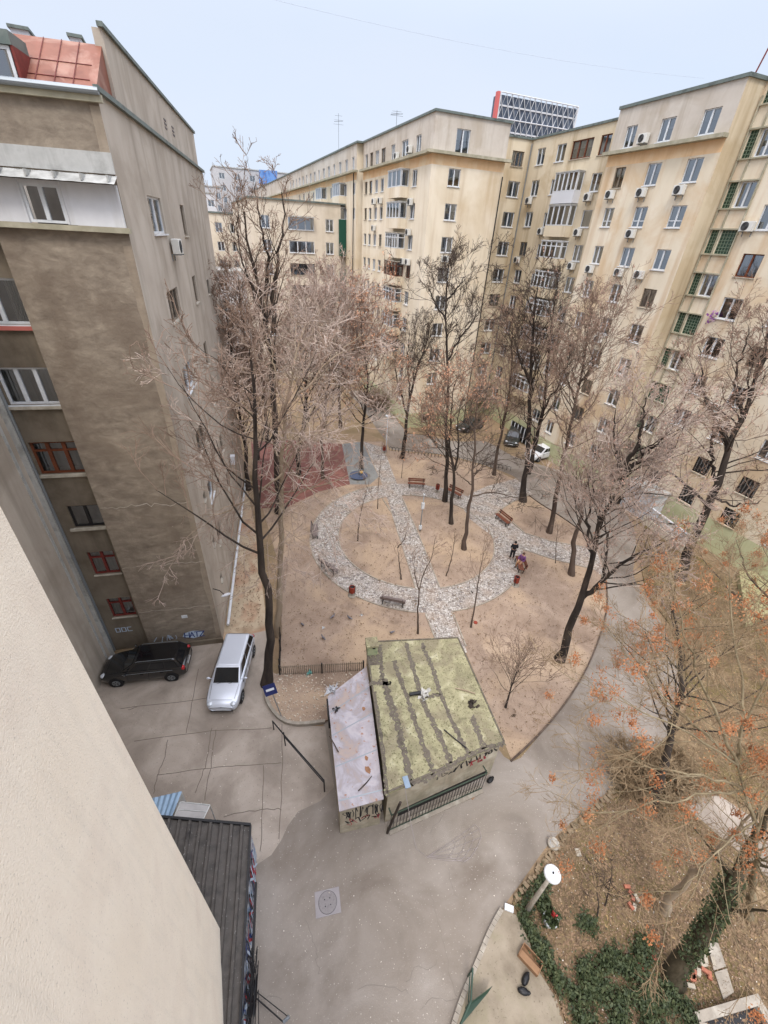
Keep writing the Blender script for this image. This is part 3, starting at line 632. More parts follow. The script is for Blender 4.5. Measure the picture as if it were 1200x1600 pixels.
# side wing on the left closing the yard
Wg = empty('side_wing', (-9, 14, 0), 'grey side wall strip with a drainpipe between the cream wall and the brown building', 'building')
mb = MB(); pA, pB = fF.P(6.06, 0, .0), fF.P(6.06, 0, 16)
fW = Fr(pA, -SD, -FD); wallgrid(mb, fW, -.5, 19, -.3, 23.9, [], ((99, 0),)); fW.box(mb, -.5, 19, -8, -.01, -.3, 23.8)
mb.build('wall', M['wallLs'], Wg)
mb = MB(); fW.box(mb, .5, .62, .0, .05, 0, 23.5); fW.box(mb, .02, .12, .001, .2, 0, 20.5); mb.build('pilaster', M['sheet'], Wg)
# ================================================================ cream wall of our own house
Cw = empty('cream_wing', (-4, 2, 0), 'smooth cream plastered wall of the neighbouring wing filling the lower left', 'building')
mb = MB(); fK = Fr((-2.45, 5.35), (-.02, -1), (1, .0)); wallgrid(mb, fK, 0, 12, 0, 33, [], ((99, 0),))
fK2 = Fr((-2.45, 5.35), (-1, .0), (0, 1)); wallgrid(mb, fK2, 0, 10, 0, 33, [], ((99, 0),)); mb.box(-12.4, -2.75, -6.6, 5.1, 0, 33)
mb.build('wall', M['cream'], Cw)
# ================================================================ house H (tan, lower) and the farther ones
Hh = empty('tan_house', (15, 78, 0), 'lower tan house with a flat roof and a dark green mesh strip at its right', 'building')
mb, room = MB(), MB(); fH = Fr((0, 73), (1, 0), (0, -1)); holes, w1 = [], []
for k in range(8):
    z = 21.0-2.85*k
    addw(w1, holes, 10.6, z, 1.2, 1.5, 'w2'); addw(w1, holes, 15.6, z, 3.7, 1.5, 'd3' if k == 2 else 'w3'); addw(w1, holes, 19.8, z, 1.2, 1.5, 'w2')
wallgrid(mb, fH, 8.5, 21.5, 0, 24.3, holes, room=room)
for w in w1: window(Hh, fH, *w[:5], d=-.08)
wallgrid(mb, Fr((8.5, 73), (0, 1), (-1, 0)), 0, 24, 0, 24.3, []); wallgrid(mb, Fr((0, 73.6), (1, 0), (0, -1)), 21.5, 22.3, 0, 23.8, [])
mb.build('wall', M['tan'], Hh); room.build('interior', M['room'], Hh)
mb = MB(); mb.box(8.3, 22.2, 72.8, 97, 24.3, 24.5); mb.build('roof', M['roofedge'], Hh)
mb = MB(); mb.box(14, 17.4, 72.0, 72.95, 22.5, 22.62); mb.build('balcony_roof', M['sheet'], Hh)
mb = MB(); mb.box(21.2, 22.25, 72.7, 73.0, 18.0, 22.6); mb.build('mesh_screen', paint('dark green mesh', L(28, 78, 62), .9), Hh)
mb = MB(); 
for k in range(4): mb.box(21.3, 22.25, 72.7, 73.0, 5+3*k, 7.3+3*k)
mb.build('stair_glazing', M['glass'], Hh)
def farhouse(name, x0, x1, y0, y1, z, m, cols_, rows_, label, wz=1.5, ww=1.2):
    t = empty(name, ((x0+x1)/2, (y0+y1)/2, 0), label, 'building'); mb, room = MB(), MB(); f = Fr((0, y0), (1, 0), (0, -1)); holes = []; ws = []
    for i in range(cols_):
        for j in range(rows_): addw(ws, holes, x0+(x1-x0)*(i+.5)/cols_, z-2.9-3*j, ww, wz, 'w2')
    wallgrid(mb, f, x0, x1, 0, z, holes, room=room)
    for w in ws: window(t, f, *w[:5], sill=False)
    wallgrid(mb, Fr((x0, y0), (0, 1), (-1, 0)), 0, y1-y0, 0, z, []); wallgrid(mb, Fr((x1, y0), (0, 1), (1, 0)), 0, y1-y0, 0, z, [])
    mb.build('wall', M[m], t); room.build('interior', M['room'], t)
    mb = MB(); mb.box(x0-.2, x1+.2, y0-.2, y1+.2, z, z+.25); mb.build('roof', M['roofedge' if m == 'tan' else 'sheet'], t); return t
farhouse('pale_house', 2.0, 12.5, 100, 112, 22.8, 'tan', 4, 4, 'pale yellow far house seen through the twigs between the brown building and the tan house')
farhouse('low_annex', 3.5, 9.0, 88, 96, 14.3, 'greyfar', 2, 2, 'low grey annex in front of the pale yellow far house')
farhouse('far_block', -6, 9, 150, 165, 28, 'palefar', 6, 4, 'whitish far block at the end of the street, left edge of the gap', ww=1.6)
farhouse('grey_block', 11, 34, 175, 190, 36, 'greyfar', 5, 3, 'plain grey flat roofed block far behind the tan house', ww=1.6)
farhouse('small_grey_block', 7.0, 12.5, 168, 180, 30.5, 'greyfar', 2, 3, 'small grey stepped block left of the plain grey one')
# blue billboard on the skyline
def quadpx(t, name, m, pts, y, th=.6):
    q = [PY(u, v, y) for u, v in pts]; mb = MB(); mb.hexa([q[3], q[2], (q[2][0], y+th, q[2][2]), (q[3][0], y+th, q[3][2]), q[0], q[1], (q[1][0], y+th, q[1][2]), (q[0][0], y+th, q[0][2])]); return mb.build(name, m, t)
p = PY(420, 290, 170); t = empty('blue_billboard', (p[0], 170, 30), 'blue billboard on the skyline above the tan house roof', 'billboard')
quadpx(t, 'panel', mat('blue poster', [L(44,84,160), L(120,160,216), L(60,100,180)], .25, rough=.6, dist=1), [(405, 265), (433, 267), (433, 289), (405, 287)], 170)
mb = MB(); a, b_ = PY(408, 288, 170), PY(430, 290, 170)
for q in (a, b_): mb.tube([(q[0], 170.3, 0), (q[0], 170.3, q[2])], .4, 6)
mb.build('support', M['darkmetal'], t)
# lattice advertising tower behind the right block
YT = 120.0; t = empty('lattice_tower', (PY(840, 200, YT)[0], YT, 0), 'dark glass tower top wrapped in a white diagonal lattice with a red left edge', 'tower')
q0, q1 = PY(783, 143, YT), PY(903, 172, YT); x0, x1 = q0[0], q1[0]; zt = q0[2]
zb = 20
mb = MB(); mb.hexa([(x0, YT+.4, zb), (x1, YT+.4, zb), (x1, YT+3, zb), (x0, YT+3, zb), (x0, YT+.4, zt-.4), (x1, YT+.4, zt-.4), (x1, YT+3, zt-.4), (x0, YT+3, zt-.4)]); mb.box(x0+1, x1-1, YT+.5, YT+2.9, 0, 20)
mb.build('core', mat('dark glazing', [L(58,64,78), L(88,98,114), L(44,48,58)], .35, rough=.25, spec=.5), t)
mb = MB(); nb = 7; ws = (x1-x0)/nb; hh = 4.6
for r in range(6):
    z1 = zt - hh*r; mb.tube([(x0, YT, z1), (x1, YT, z1)], .13, 5)
    if r < 5:
        for i in range(nb):
            xa = x0+ws*i; xm = xa+ws/2
            mb.tube([(xa, YT, z1-hh), (xm, YT, z1), (xa+ws, YT, z1-hh)], .11, 5); mb.tube([(xa, YT+.1, z1), (xm, YT+.1, z1-hh), (xa+ws, YT+.1, z1)], .09, 5)
for x in (x0, x1): mb.tube([(x, YT, 14), (x, YT, zt)], .2, 5)
for r in range(6): mb.tube([(x1, YT, zt-hh*r), (x1, YT+3, zt-hh*r)], .15, 5)
for r in range(5): mb.tube([(x1, YT, zt-hh*r), (x1, YT+1.5, zt-hh*(r+1)), (x1, YT+3, zt-hh*r)], .13, 5)
mb.build('lattice_frame', M['palefar'], t)
mb = MB(); mb.box(x0-.9, x0-.25, YT-.2, YT+.8, 20, zt); mb.build('red_edge', paint('red panel', L(206, 104, 100), .6), t)
mb = MB(); 
for r in range(5): mb.box(x0+.3, x1-.3, YT+.2, YT+.38, zt-hh*r-2.4, zt-hh*r-2.1)
mb.build('floor_band', M['palefar'], t)
# ================================================================ ground
def sheet(name, pts, z, m, px=True, kind='structure', label=None):
    mb = MB(); P = [G2(u, v) for u, v in pts] if px else pts
    bm = bmesh.new(); vs = [bm.verts.new((p[0], p[1], z)) for p in P]; f = bm.faces.new(vs); bm.normal_update()
    if f.normal.z < 0: f.normal_flip()
    bmesh.ops.triangulate(bm, faces=[f]); me = bpy.data.meshes.new(name); bm.to_mesh(me); bm.free(); me.materials.append(m)
    o = bpy.data.objects.new(name, me); col.objects.link(o); tag(o, kind=kind); return o
def slab(name, pts, z0, z1, m, px=True):
    P = [G2(u, v) for u, v in pts] if px else pts
    bm = bmesh.new(); vs = [bm.verts.new((p[0], p[1], z1)) for p in P]; f = bm.faces.new(vs); bm.normal_update()
    if f.normal.z < 0: f.normal_flip()
    r = bmesh.ops.extrude_face_region(bm, geom=[f]); 
    for e in r['geom']:
        if isinstance(e, bmesh.types.BMVert): e.co.z = z0
    me = bpy.data.meshes.new(name); bmesh.ops.triangulate(bm, faces=bm.faces[:]); bm.to_mesh(me); bm.free(); me.materials.append(m)
    o = bpy.data.objects.new(name, me); col.objects.link(o); tag(o, kind='structure'); return o
def smooth2(pts, k=4):
    P = np.array(pts, float); out = []; n = len(P)
    for i in range(n-1):
        p0, p1, p2, p3 = P[max(i-1, 0)], P[i], P[i+1], P[min(i+2, n-1)]
        for j in range(k):
            t = j/k; out.append(.5*((2*p1)+(-p0+p2)*t+(2*p0-5*p1+4*p2-p3)*t*t+(-p0+3*p1-3*p2+p3)*t**3))
    out.append(P[-1]); return [tuple(p) for p in out]
def strip(name, pts, w, z0, z1, m, closed=False, kind='structure', mbx=None):
    """kerb-like ribbon with thickness along a world-space polyline"""
    P = np.array(pts, float); n = len(P); mb = mbx or MB(); 
    T = np.array([P[(i+1) % n if closed else min(i+1, n-1)] - P[(i-1) % n if closed else max(i-1, 0)] for i in range(n)]); T /= np.linalg.norm(T, axis=1)[:, None]
    Nn = np.c_[-T[:, 1], T[:, 0]]; A, Bq = P - Nn*w/2, P + Nn*w/2
    for i in range(n if closed else n-1):
        j = (i+1) % n
        mb.hexa([(A[i][0],A[i][1],z0),(A[j][0],A[j][1],z0),(Bq[j][0],Bq[j][1],z0),(Bq[i][0],Bq[i][1],z0),(A[i][0],A[i][1],z1),(A[j][0],A[j][1],z1),(Bq[j][0],Bq[j][1],z1),(Bq[i][0],Bq[i][1],z1)])
    if mbx is None: o = mb.build(name, m); tag(o, kind=kind); return o
def inpoly(P, poly):
    x, y = P[:, 0], P[:, 1]; ins = np.zeros(len(P), bool); n = len(poly)
    for i in range(n):
        x1, y1 = poly[i]; x2, y2 = poly[(i+1) % n]
        if y1 == y2: continue
        ins ^= ((y1 > y) != (y2 > y)) & (x < (x2-x1)*(y-y1)/(y2-y1)+x1)
    return ins
def scatter(poly, n):
    P = np.array(poly); out = np.empty((0, 2)); lo, hi = P.min(0), P.max(0)
    while len(out) < n:
        q = rng.uniform(lo, hi, (n*2, 2)); out = np.vstack([out, q[inpoly(q, poly)]])
    return out[:n]
mb = MB(); mb.quad((-300, -60, 0), (400, -60, 0), (400, 500, 0), (-300, 500, 0)); tag(mb.build('ground', M['ground']), kind='structure')
# concrete yard
sheet('yard_concrete', [(100,1050),(345,996),(418,985),(420,1075),(415,1092),(428,1118),(445,1132),(508,1135),(522,1230),(500,1252),(466,1268),(450,1290),(440,1312),(424,1336),(400,1352),(350,1500),(180,1500),(60,1250)], .006, M['concrete'])
# asphalt road (bottom) continuing round the park
road = [(240,1900),(375,1610),(396,1345),(430,1310),(440,1200),(500,1140),(590,1040),(700,1040),(760,1140),(800,1190),(840,1152),(880,1105),(912,1055),(935,1000),(948,950),(947,905),(938,880),(930,862),(915,838),(880,812),(845,790),(822,772),(808,748),(780,735),(740,722),(700,712),(650,706),(612,702),(604,690),(590,672),(575,650),(560,630),(545,612),(590,612),(612,640),(640,668),(680,684),(720,690),(760,690),(800,712),(850,728),(900,742),(940,768),(975,800),(992,830),(992,870),(990,900),(1010,940),(1040,985),(1058,1040),(1060,1100),(1045,1145),(1010,1180),(985,1200),(950,1236),(905,1275),(870,1305),(845,1335),(815,1378),(790,1412),(775,1440),(760,1480),(742,1520),(722,1560),(700,1640),(680,1900)]
ROADW = smooth2([G2(*p) for p in road], 3)
sheet('road', ROADW, .004, M['asphalt'], px=False)
strip('kerb', smooth2([G2(*p) for p in [(798,1190),(840,1150),(880,1103),(912,1053),(935,1000),(948,950),(947,908)]], 4), .08, 0, .09, M['bark_mid'])
strip('kerb', smooth2([G2(*p) for p in [(934,858),(915,836),(880,810),(845,788),(826,774)]], 4), .08, 0, .09, M['bark_mid'])
# park soil
PARK = [(437,1057),(565,1053),(600,1010),(720,1000),(790,1165),(800,1190),(840,1150),(880,1103),(912,1053),(935,1000),(948,950),(947,905),(934,858),(915,836),(880,810),(845,788),(822,772),(806,750),(780,737),(740,724),(700,714),(650,708),(608,704),(598,690),(560,690),(470,690),(395,740),(412,800),(441,900)]
sheet('park_soil', PARK, .008, M['soil'])
# rubble corner left of the hut
RUB = [(437,1057),(565,1053),(578,1100),(540,1120),(508,1128),(465,1132),(440,1124),(424,1106),(417,1085),(424,1052)]
slab('rubble_bed', RUB, 0, .14, M['soil'])
strip('kerb', smooth2([G2(*p) for p in [(424,1050),(416,1085),(424,1108),(441,1126),(466,1133),(508,1129)]], 4), .16, 0, .2, M['curb'])
# alley between brown building and the park fence
sheet('alley', [(345,1000),(418,985),(408,900),(398,820),(385,760),(374,790),(362,880)], .010, mat('alley concrete', [L(176,158,132), L(190,172,146), L(160,136,110)], .8, rough=.95, patch=L(170,124,98), pscale=.5, pamt=.6))
# cobbled ring and straight paths
RC, RO_, RI_ = (14.02, 25.65), 8.78, 6.5
def circ(r, n=96): return [(RC[0]+r*math.cos(2*math.pi*i/n), RC[1]+r*math.sin(2*math.pi*i/n)) for i in range(n)]
o_, i_ = circ(RO_), circ(RI_); mb = MB()
for k in range(96): j = (k+1) % 96; mb.quad((*i_[k], .014), (*o_[k], .014), (*o_[j], .014), (*i_[j], .014))
tag(mb.build('ring_path', M['cobble']), kind='structure')
sheet('straight_path', [G2(568,690), G2(599,700), G2(625,768), G2(655,835), G2(690,925), G2(705,957), G2(730,1020), G2(689,1025), G2(665,960), G2(645,905), G2(612,800), G2(594,748)], .018, M['cobble'], px=False)
sheet('right_path', [(796,815),(820,834),(860,846),(932,858),(946,905),(925,888),(860,873),(803,855)], .022, M['cobble'])
sheet('upper_path', [(735,812),(720,790),(735,772),(760,760),(806,748),(832,772),(800,785),(773,800),(766,815),(772,840)], .022, M['cobble'])
CUR = [circ(RI_, 96)]
def arc(r, a0, a1): 
    n = max(4, int(abs(a1-a0)/3)); return [(RC[0]+r*math.cos(math.radians(a0+(a1-a0)*i/n)), RC[1]+r*math.sin(math.radians(a0+(a1-a0)*i/n))) for i in range(n+1)]
def ang(u, v): p = G2(u, v); return math.degrees(math.atan2(p[1]-RC[1], p[0]-RC[0]))
mb = MB()
aA, aB = ang(594,748), ang(625,768)     # gaps where the straight path crosses
inner_top_r, inner_bot_r = ang(628,775), ang(688,920); inner_bot_l, inner_top_l = ang(645,920), ang(598,777)
def s_(pts): strip('', pts, .09, 0, .06, None, mbx=mb)
s_(arc(RI_, inner_top_r, inner_bot_r)); s_(arc(RI_, inner_bot_l-360 if inner_bot_l > 0 else inner_bot_l, inner_top_l-360))
s_(arc(RO_, ang(592,745)-0, ang(645,956)+360)) if False else None
s_(arc(RO_, ang(575,748), 360+ang(650,956))); s_(arc(RO_, ang(707,955), ang(805,905)+0)); s_(arc(RO_, ang(805,905), ang(812,862)))
s_([G2(628,778), G2(655,838), G2(687,918)]); s_([G2(598,780), G2(612,802), G2(645,905), G2(650,921)]) ; s_([G2(707,957), G2(728,1010)]); s_([G2(665,960), G2(680,998)])
s_([G2(812,857), G2(860,873), G2(920,888)]); s_([G2(800,816), G2(820,833), G2(860,846), G2(925,857)]); s_([G2(773,802), G2(800,785), G2(828,772)])
tag(mb.build('path_edging', M['curb']), kind='structure')
# playground mats
sheet('red_playground', [(392,690),(470,688),(534,694),(547,757),(500,768),(450,792),(402,795)], .012, M['redmat'])
sheet('grey_playground', [(534,694),(566,690),(592,745),(578,757),(547,757)], .014, M['greymat'])
# pavement by the garden, right path
sheet('right_footpath', [(985,1200),(1020,1175),(1210,1300),(1300,1380),(1260,1420),(1140,1320),(1060,1250)], .010, M['concrete'])
slab('front_pavement', [(787,1420),(806,1432),(825,1470),(838,1515),(868,1562),(890,1640),(930,1900),(680,1900),(702,1625),(722,1560),(742,1515),(765,1460)], 0, .12, mat('pavement slabs', [L(126,114,98), L(148,136,118), L(160,148,130)], 1.1, rough=.95, bump=.4, patch=L(138,130,106), pscale=.7, pamt=.7, speck=L(112,102,88), sscale=14, samt=.0))
# near garden
slab('near_garden', [(990,1205),(1060,1256),(1140,1326),(1260,1425),(1500,1500),(1500,1950),(960,1950),(896,1640),(873,1562),(843,1512),(830,1468),(811,1430),(800,1412),(830,1372),(860,1335),(885,1305),(920,1272),(955,1240)], 0, .1, M['garden'])
slab('right_garden', [(1010,930),(1000,880),(1000,850),(1010,815),(1075,862),(1300,1000),(1400,1200),(1300,1370),(1215,1295),(1030,1170),(1058,1145),(1075,1100),(1070,1040),(1045,975)], 0, .09, M['garden'])
slab('green_bank', [(1150,900),(1250,900),(1300,1000),(1210,960),(1160,985)], .05, .5, mat('grass bank', [L(146,142,104), L(170,164,124), L(126,120,88)], 2, rough=.98, bump=.6))
# bed in front of the corner block, and car park apron
slab('corner_bed', [(560,610),(600,630),(637,678),(700,682),(760,640),(740,600),(640,560)], 0, .1, M['ground'])
slab('building_bed', [(845,700),(900,732),(960,765),(1000,800),(1050,770),(960,700),(880,670)], 0, .1, M['ground'])
# garden kerbs: rough stone edging
mb = MB(); P_ = smooth2([G2(*p) for p in [(803,1412),(830,1372),(860,1335),(885,1305),(920,1272),(955,1240),(990,1205),(1030,1170)]], 8)
for i in range(len(P_)-1):
    a, b_ = np.array(P_[i]), np.array(P_[i+1]); c = (a+b_)/2 + rng.normal(0, .04, 2); mb.obox(c, b_-a+rng.normal(0, .05, 2), np.linalg.norm(b_-a)*rng.uniform(.3, .46), .07+.06*rng.random(), 0, .13+.09*rng.random())
tag(mb.build('garden_edging', mat('mossy edging stone', [L(112,96,76), L(142,124,100), L(92,80,62)], 3, rough=.95, bump=.6)), kind='structure')
mb = MB(); P_ = smooth2([G2(*p) for p in [(783,1422),(765,1456),(742,1512),(722,1560),(702,1625),(690,1700)]], 5)
for i in range(len(P_)-1):
    a, b_ = np.array(P_[i]), np.array(P_[i+1]); mb.obox((a+b_)/2, b_-a, np.linalg.norm(b_-a)*.47, .075, 0, .15)
tag(mb.build('pavement_kerb', M['curb']), kind='structure')
# concrete joints and cracks
mb = MB()
def crack(pts, w=.03, z=.0105, jit=.02):
    P = smooth2([G2(*p) for p in pts], 5); P = [(p[0]+rng.normal(0, jit), p[1]+rng.normal(0, jit)) for p in P]
    for i in range(len(P)-1):
        a, b_ = np.array(P[i]), np.array(P[i+1]); d = b_-a; n = np.array([-d[1], d[0]])/(np.linalg.norm(d)+1e-6)*w/2
        mb.quad((*(a-n), z), (*(b_-n), z), (*(b_+n), z), (*(a+n), z))
for c in ([(188,1108),(330,1090)], [(210,1158),(330,1143),(425,1138)], [(246,1212),(330,1200),(372,1196),(440,1192)], [(310,1045),(300,1100),(292,1145)], [(262,1156),(256,1190),(246,1212),(240,1240)],
          [(331,1138),(325,1175),(318,1205),(305,1240)], [(338,1140),(328,1200),(320,1250)], [(440,1132),(441,1200),(436,1312)], [(350,1276),(400,1266),(440,1264)], [(200,1110),(215,1105)], [(412,1195),(410,1262),(408,1330)]): crack(c)
tag(mb.build('yard_joint', mat('dirt in joints', [L(116,105,94), L(100,91,82)], 4, rough=1)), kind='structure')
mb = MB()
for c in ([(398,1575),(420,1555),(440,1560)], [(500,1520),(495,1500),(490,1470),(480,1440)], [(672,1395),(685,1440),(700,1500),(712,1560)], [(560,1545),(600,1540),(640,1550)]): crack(c, .014, .0085, .03)
for i in range(26):
    q = scatter(ROADW, 1)[0]; a = rng.uniform(0, 6.28); P_ = [q]; 
    for k_ in range(rng.integers(4, 12)): a += rng.normal(0, .5); P_.append(P_[-1]+.16*np.array([math.cos(a), math.sin(a)]))
    for k_ in range(len(P_)-1):
        e_ = P_[k_+1]-P_[k_]; n_ = np.array([-e_[1], e_[0]])/.16*rng.uniform(.004, .01); mb.quad((*(P_[k_]-n_), .0086), (*(P_[k_+1]-n_), .0086), (*(P_[k_+1]+n_), .0086), (*(P_[k_]+n_), .0086))
tag(mb.build('road_crack', mat('crack tar', [L(132,124,115), L(122,114,105)], 4, rough=1)), kind='structure')
# manhole
t = empty('manhole_cover', G(512, 1410), 'square concrete manhole frame with a round cover and four small holes in the asphalt', 'manhole')
c = G2(512, 1410); mb = MB(); mb.obox(c, SD, .38, .46, 0, .02); mb.build('frame', mat('pale concrete', [L(146,140,140), L(158,152,151)], 3, rough=.9, bump=.3), t)
mb = MB(); mb.lathe((c[0], c[1], .0), [(.33, .0), (.33, .028), (.31, .032)], 32); o = mb.build('lid', mat('grey cast lid', [L(128,122,121), L(142,136,134), L(118,112,110)], 8, rough=.8, bump=.4), t)
mb = MB(); mb.lathe((c[0], c[1], .0), [(.355, .0), (.343, .023), (.333, .0235), (.333, .0)], 32); mb.build('ring', M['darkmetal'], t)
mb = MB()
for a in (40, 130, 220, 310): q = math.radians(a); mb.lathe((c[0]+.14*math.cos(q), c[1]+.14*math.sin(q), .03), [(.022, 0), (.022, .006)], 8)
mb.build('lid_hole', M['black'], o)
t = empty('drain_cover', G(790, 1362), 'round pale drain cover by the garden edge near the white disc lamp', 'drain cover')
c = G2(790, 1362); c = G2(863, 1321); t.location = (c[0], c[1], 0)
mb = MB(); mb.lathe((c[0], c[1], .1), [(.24, 0), (.24, .12), (.22, .135), (.05, .14)], 24); mb.build('lid', M['curb'], t)
mb = MB(); mb.lathe((c[0], c[1], .1), [(.15, .0), (.15, .145), (.135, .146), (.135, .0)], 24); mb.build('rim', M['steel'], t)
# ================================================================ litter: leaves, stones
def flakes(C, s, up=.25):
    """one tilted quad per centre; C (n,3), s (n,)"""
    n = len(C); a = rng.uniform(0, 2*np.pi, n); d1 = np.c_[np.cos(a), np.sin(a), rng.normal(0, up, n)]; d2 = np.c_[-np.sin(a), np.cos(a), rng.normal(0, up, n)]
    s1 = (s*rng.uniform(.6, 1.2, n))[:, None]; s2 = (s*rng.uniform(.3, .8, n))[:, None]
    V = np.stack([C-d1*s1, C-d2*s2, C+d1*s1, C+d2*s2], 1).reshape(-1, 3); return V, np.arange(4*n).reshape(n, 4)
def litter(name, spec, m, s=(.03, .07), z=.03, label=None):
    Vs, Fs, o = [], [], 0
    for poly, n in spec:
        q = scatter(poly, n); zz = z if np.isscalar(z) else 0
        V, F = flakes(np.c_[q, np.full(n, zz)+rng.random(n)*.03], rng.uniform(s[0], s[1], n)); Vs.append(V); Fs.append(F+o); o += len(V)
    ob = npmesh(name, np.vstack(Vs), np.vstack(Fs), m, smooth=False); tag(ob, label=label, kind='stuff'); return ob
pw = lambda pts: [G2(u, v) for u, v in pts]
NG = pw([(990,1205),(1060,1256),(1140,1326),(1260,1425),(1300,1700),(960,1700),(896,1640),(843,1512),(811,1430),(830,1372),(885,1305),(955,1240)])
RG = pw([(1010,930),(1010,815),(1075,862),(1250,1000),(1300,1200),(1260,1330),(1030,1170),(1075,1100),(1045,975)])
litter('leaf_litter', [(NG, 16000), (RG, 10000), (pw(PARK), 12000), (pw(RUB), 500), (pw([(355,990),(410,980),(400,820),(375,800)]), 700), (pw([(560,612),(600,640),(637,678),(700,682),(760,640),(700,600)]), 900)], M['leaf_brown'], z=.11, label='fallen brown leaves over the garden and park soil')
litter('pale_litter', [(NG, 700), (ROADW, 1200), (pw(PARK), 260), (pw(RUB), 160), (pw([(200,1100),(420,1100),(500,1140),(520,1300),(400,1340),(260,1260)]), 160)], mat('paper and pebbles', [L(226,218,206), L(196,182,166)], 5, rough=.9), s=(.012, .03), z=.115, label='scattered pale scraps and pebbles')
V = []; Fq = []; n = 420; q = scatter(pw(RUB), n)
mbx_ = MB()
for p in q: r_ = rng.uniform(.02, .07); mbx_.ball((p[0], p[1], .15), r_, r_*rng.uniform(.6, 1), r_*.7, 6, 4, rot=rng.uniform(0, 3))
tag(mbx_.build('rubble', mat('rubble stones', [L(176,158,138), L(206,192,174), L(150,126,104)], 6, rough=.95)), label='small stones and rubble on the raised corner bed', kind='stuff')
# low ground ivy
ivyp = [pw([(880,1545),(905,1500),(960,1478),(1000,1490),(1030,1530),(1075,1570),(1100,1640),(920,1680)]), pw([(810,1432),(850,1470),(862,1510),(880,1530),(872,1556),(842,1508),(826,1470)]), pw([(800,1425),(850,1360),(870,1372),(840,1420),(815,1445)]), pw([(888,1425),(930,1440),(925,1462),(895,1448)]), pw([(968,1480),(1010,1460),(1020,1510),(985,1520)])]
Vs, Fs, o = [], [], 0
for poly, n, hh in zip(ivyp, (9000, 1300, 700, 500, 900), (.35, .35, .25, .2, .3)):
    q = scatter(poly, int(n*1.9)); kk = (np.sin(q[:,0]*5.1+1.3*np.sin(q[:,1]*4.3))+np.sin(q[:,1]*6.7+1.7*np.sin(q[:,0]*3.1)))/2+rng.normal(0, .35, len(q)); q = q[kk > -.15]; q = q+rng.normal(0, .13, q.shape)*(rng.random((len(q), 1)) < .45); n = len(q); V, F = flakes(np.c_[q, .1+rng.random(n)**1.5*hh], rng.uniform(.03, .07, n), .6); Vs.append(V); Fs.append(F+o); o += len(V)
tag(npmesh('ground_ivy', np.vstack(Vs), np.vstack(Fs), M['ivy'], smooth=False), label='dark green ivy patches on the near garden', kind='stuff')
q = scatter(NG, 9000); h = rng.uniform(.06, .22, 9000); a = rng.uniform(0, 6.28, 9000); b3 = np.c_[q, np.full(9000, .1)]; w = np.c_[np.cos(a), np.sin(a), np.zeros(9000)]*.008
tip = b3 + np.c_[rng.normal(0, .05, 9000), rng.normal(0, .05, 9000), h]
V = np.stack([b3-w, b3+w, tip+w*.2, tip-w*.2], 1).reshape(-1, 3); tag(npmesh('dry_grass', V, np.arange(36000).reshape(-1, 4), M['twig_straw'], smooth=False), label='short dry grass blades in the near garden', kind='stuff')
# ================================================================ hut, tin shed, black roofed shed
hz = 2.9
HQ = [(3.82, 6.98), (9.38, 7.12), (10.32, 12.85), (5.45, 14.2)]
t = empty('utility_hut', (7, 10, 0), 'low concrete hut with a mossy striped flat roof and a small chimney box', 'hut')
ctr = np.mean(HQ, 0); inn = lambda k, dz: [tuple(ctr+(np.array(p)-ctr)*k) for p in HQ]
mb = MB(); mb.prism(inn(.965, 0), 0, hz-.16); mb.build('wall', M['hutwall'], t)
mb = MB(); mb.prism(HQ, hz-.16, hz); mb.build('roof', M['moss'], t)
mb = MB()   # low rim
for i in range(4):
    a, b_ = np.array(HQ[i]), np.array(HQ[(i+1) % 4]); 
    strip('', [tuple(a+(ctr-a)*.012), tuple(b_+(ctr-b_)*.012)], .07, hz, hz+.035, None, mbx=mb)
mb.build('roof_rim', M['tar'], t)
def hp(u, v, z=hz): return G2(u, v, z)
def ztube(mb, pts, w, z):
    P = smooth2([hp(*p) for p in pts], 14); P = [(p[0]+rng.normal(0, .012), p[1]+rng.normal(0, .012)) for p in P]; n = len(P)
    Lf, Rt = [], []
    for i in range(n):
        d = np.array(P[min(i+1, n-1)])-np.array(P[max(i-1, 0)]); d /= np.linalg.norm(d)+1e-9; nn = np.array([-d[1], d[0]])
        wl, wr = w*rng.uniform(.25, .75), w*rng.uniform(.25, .75); Lf.append(np.array(P[i])+nn*wl); Rt.append(np.array(P[i])-nn*wr)
    for i in range(n-1): mb.quad((*Rt[i], z), (*Rt[i+1], z), (*Lf[i+1], z), (*Lf[i], z))
z3c = lambda x, y: (500+x/4, 980+y/4)
mb = MB()
for pts, w in (([(400,320),(430,450),(490,620),(520,760),(570,960)], .26), ([(462,210),(520,380),(600,600),(660,780),(710,915)], .2), ([(540,100),(600,320),(650,480),(730,640),(820,850)], .2), ([(655,150),(700,250),(760,430),(850,640),(930,790)], .18), ([(950,560),(985,650),(1030,770)], .2), ([(310,350),(400,352),(440,352)], .18), ([(660,440),(740,420)], .16),
               ([(570,975),(700,935),(830,855),(930,800),(1050,755),(1150,722)], .18), ([(340,400),(370,600),(400,860),(420,1060)], .13), ([(640,100),(655,150)], .16), ([(375,110),(380,200),(390,330)], .2)):
    ztube(mb, [z3c(*p) for p in pts], w*1.15, hz+.009+.0006*(len(mb.v) % 7)); mb.build('roof_joint', M['tar'], t); mb = MB()
P = [hp(*z3c(*p)) for p in ((290,165),(385,170),(380,235),(300,240))]; mb.poly([(*p, hz+.011) for p in P])
mb.build('roof_joint', M['tar'], t)
c = hp(*z3c(322,150)); mb = MB(); mb.obox(c, (1,-.2), .26, .26, hz, hz+.42); mb.obox(c, (1,-.2), .21, .21, hz+.42, hz+.62); mb.build('chimney', mat('green mossy render', [L(140,154,116), L(168,172,136), L(120,128,96)], 3, rough=.95, bump=.5), t)
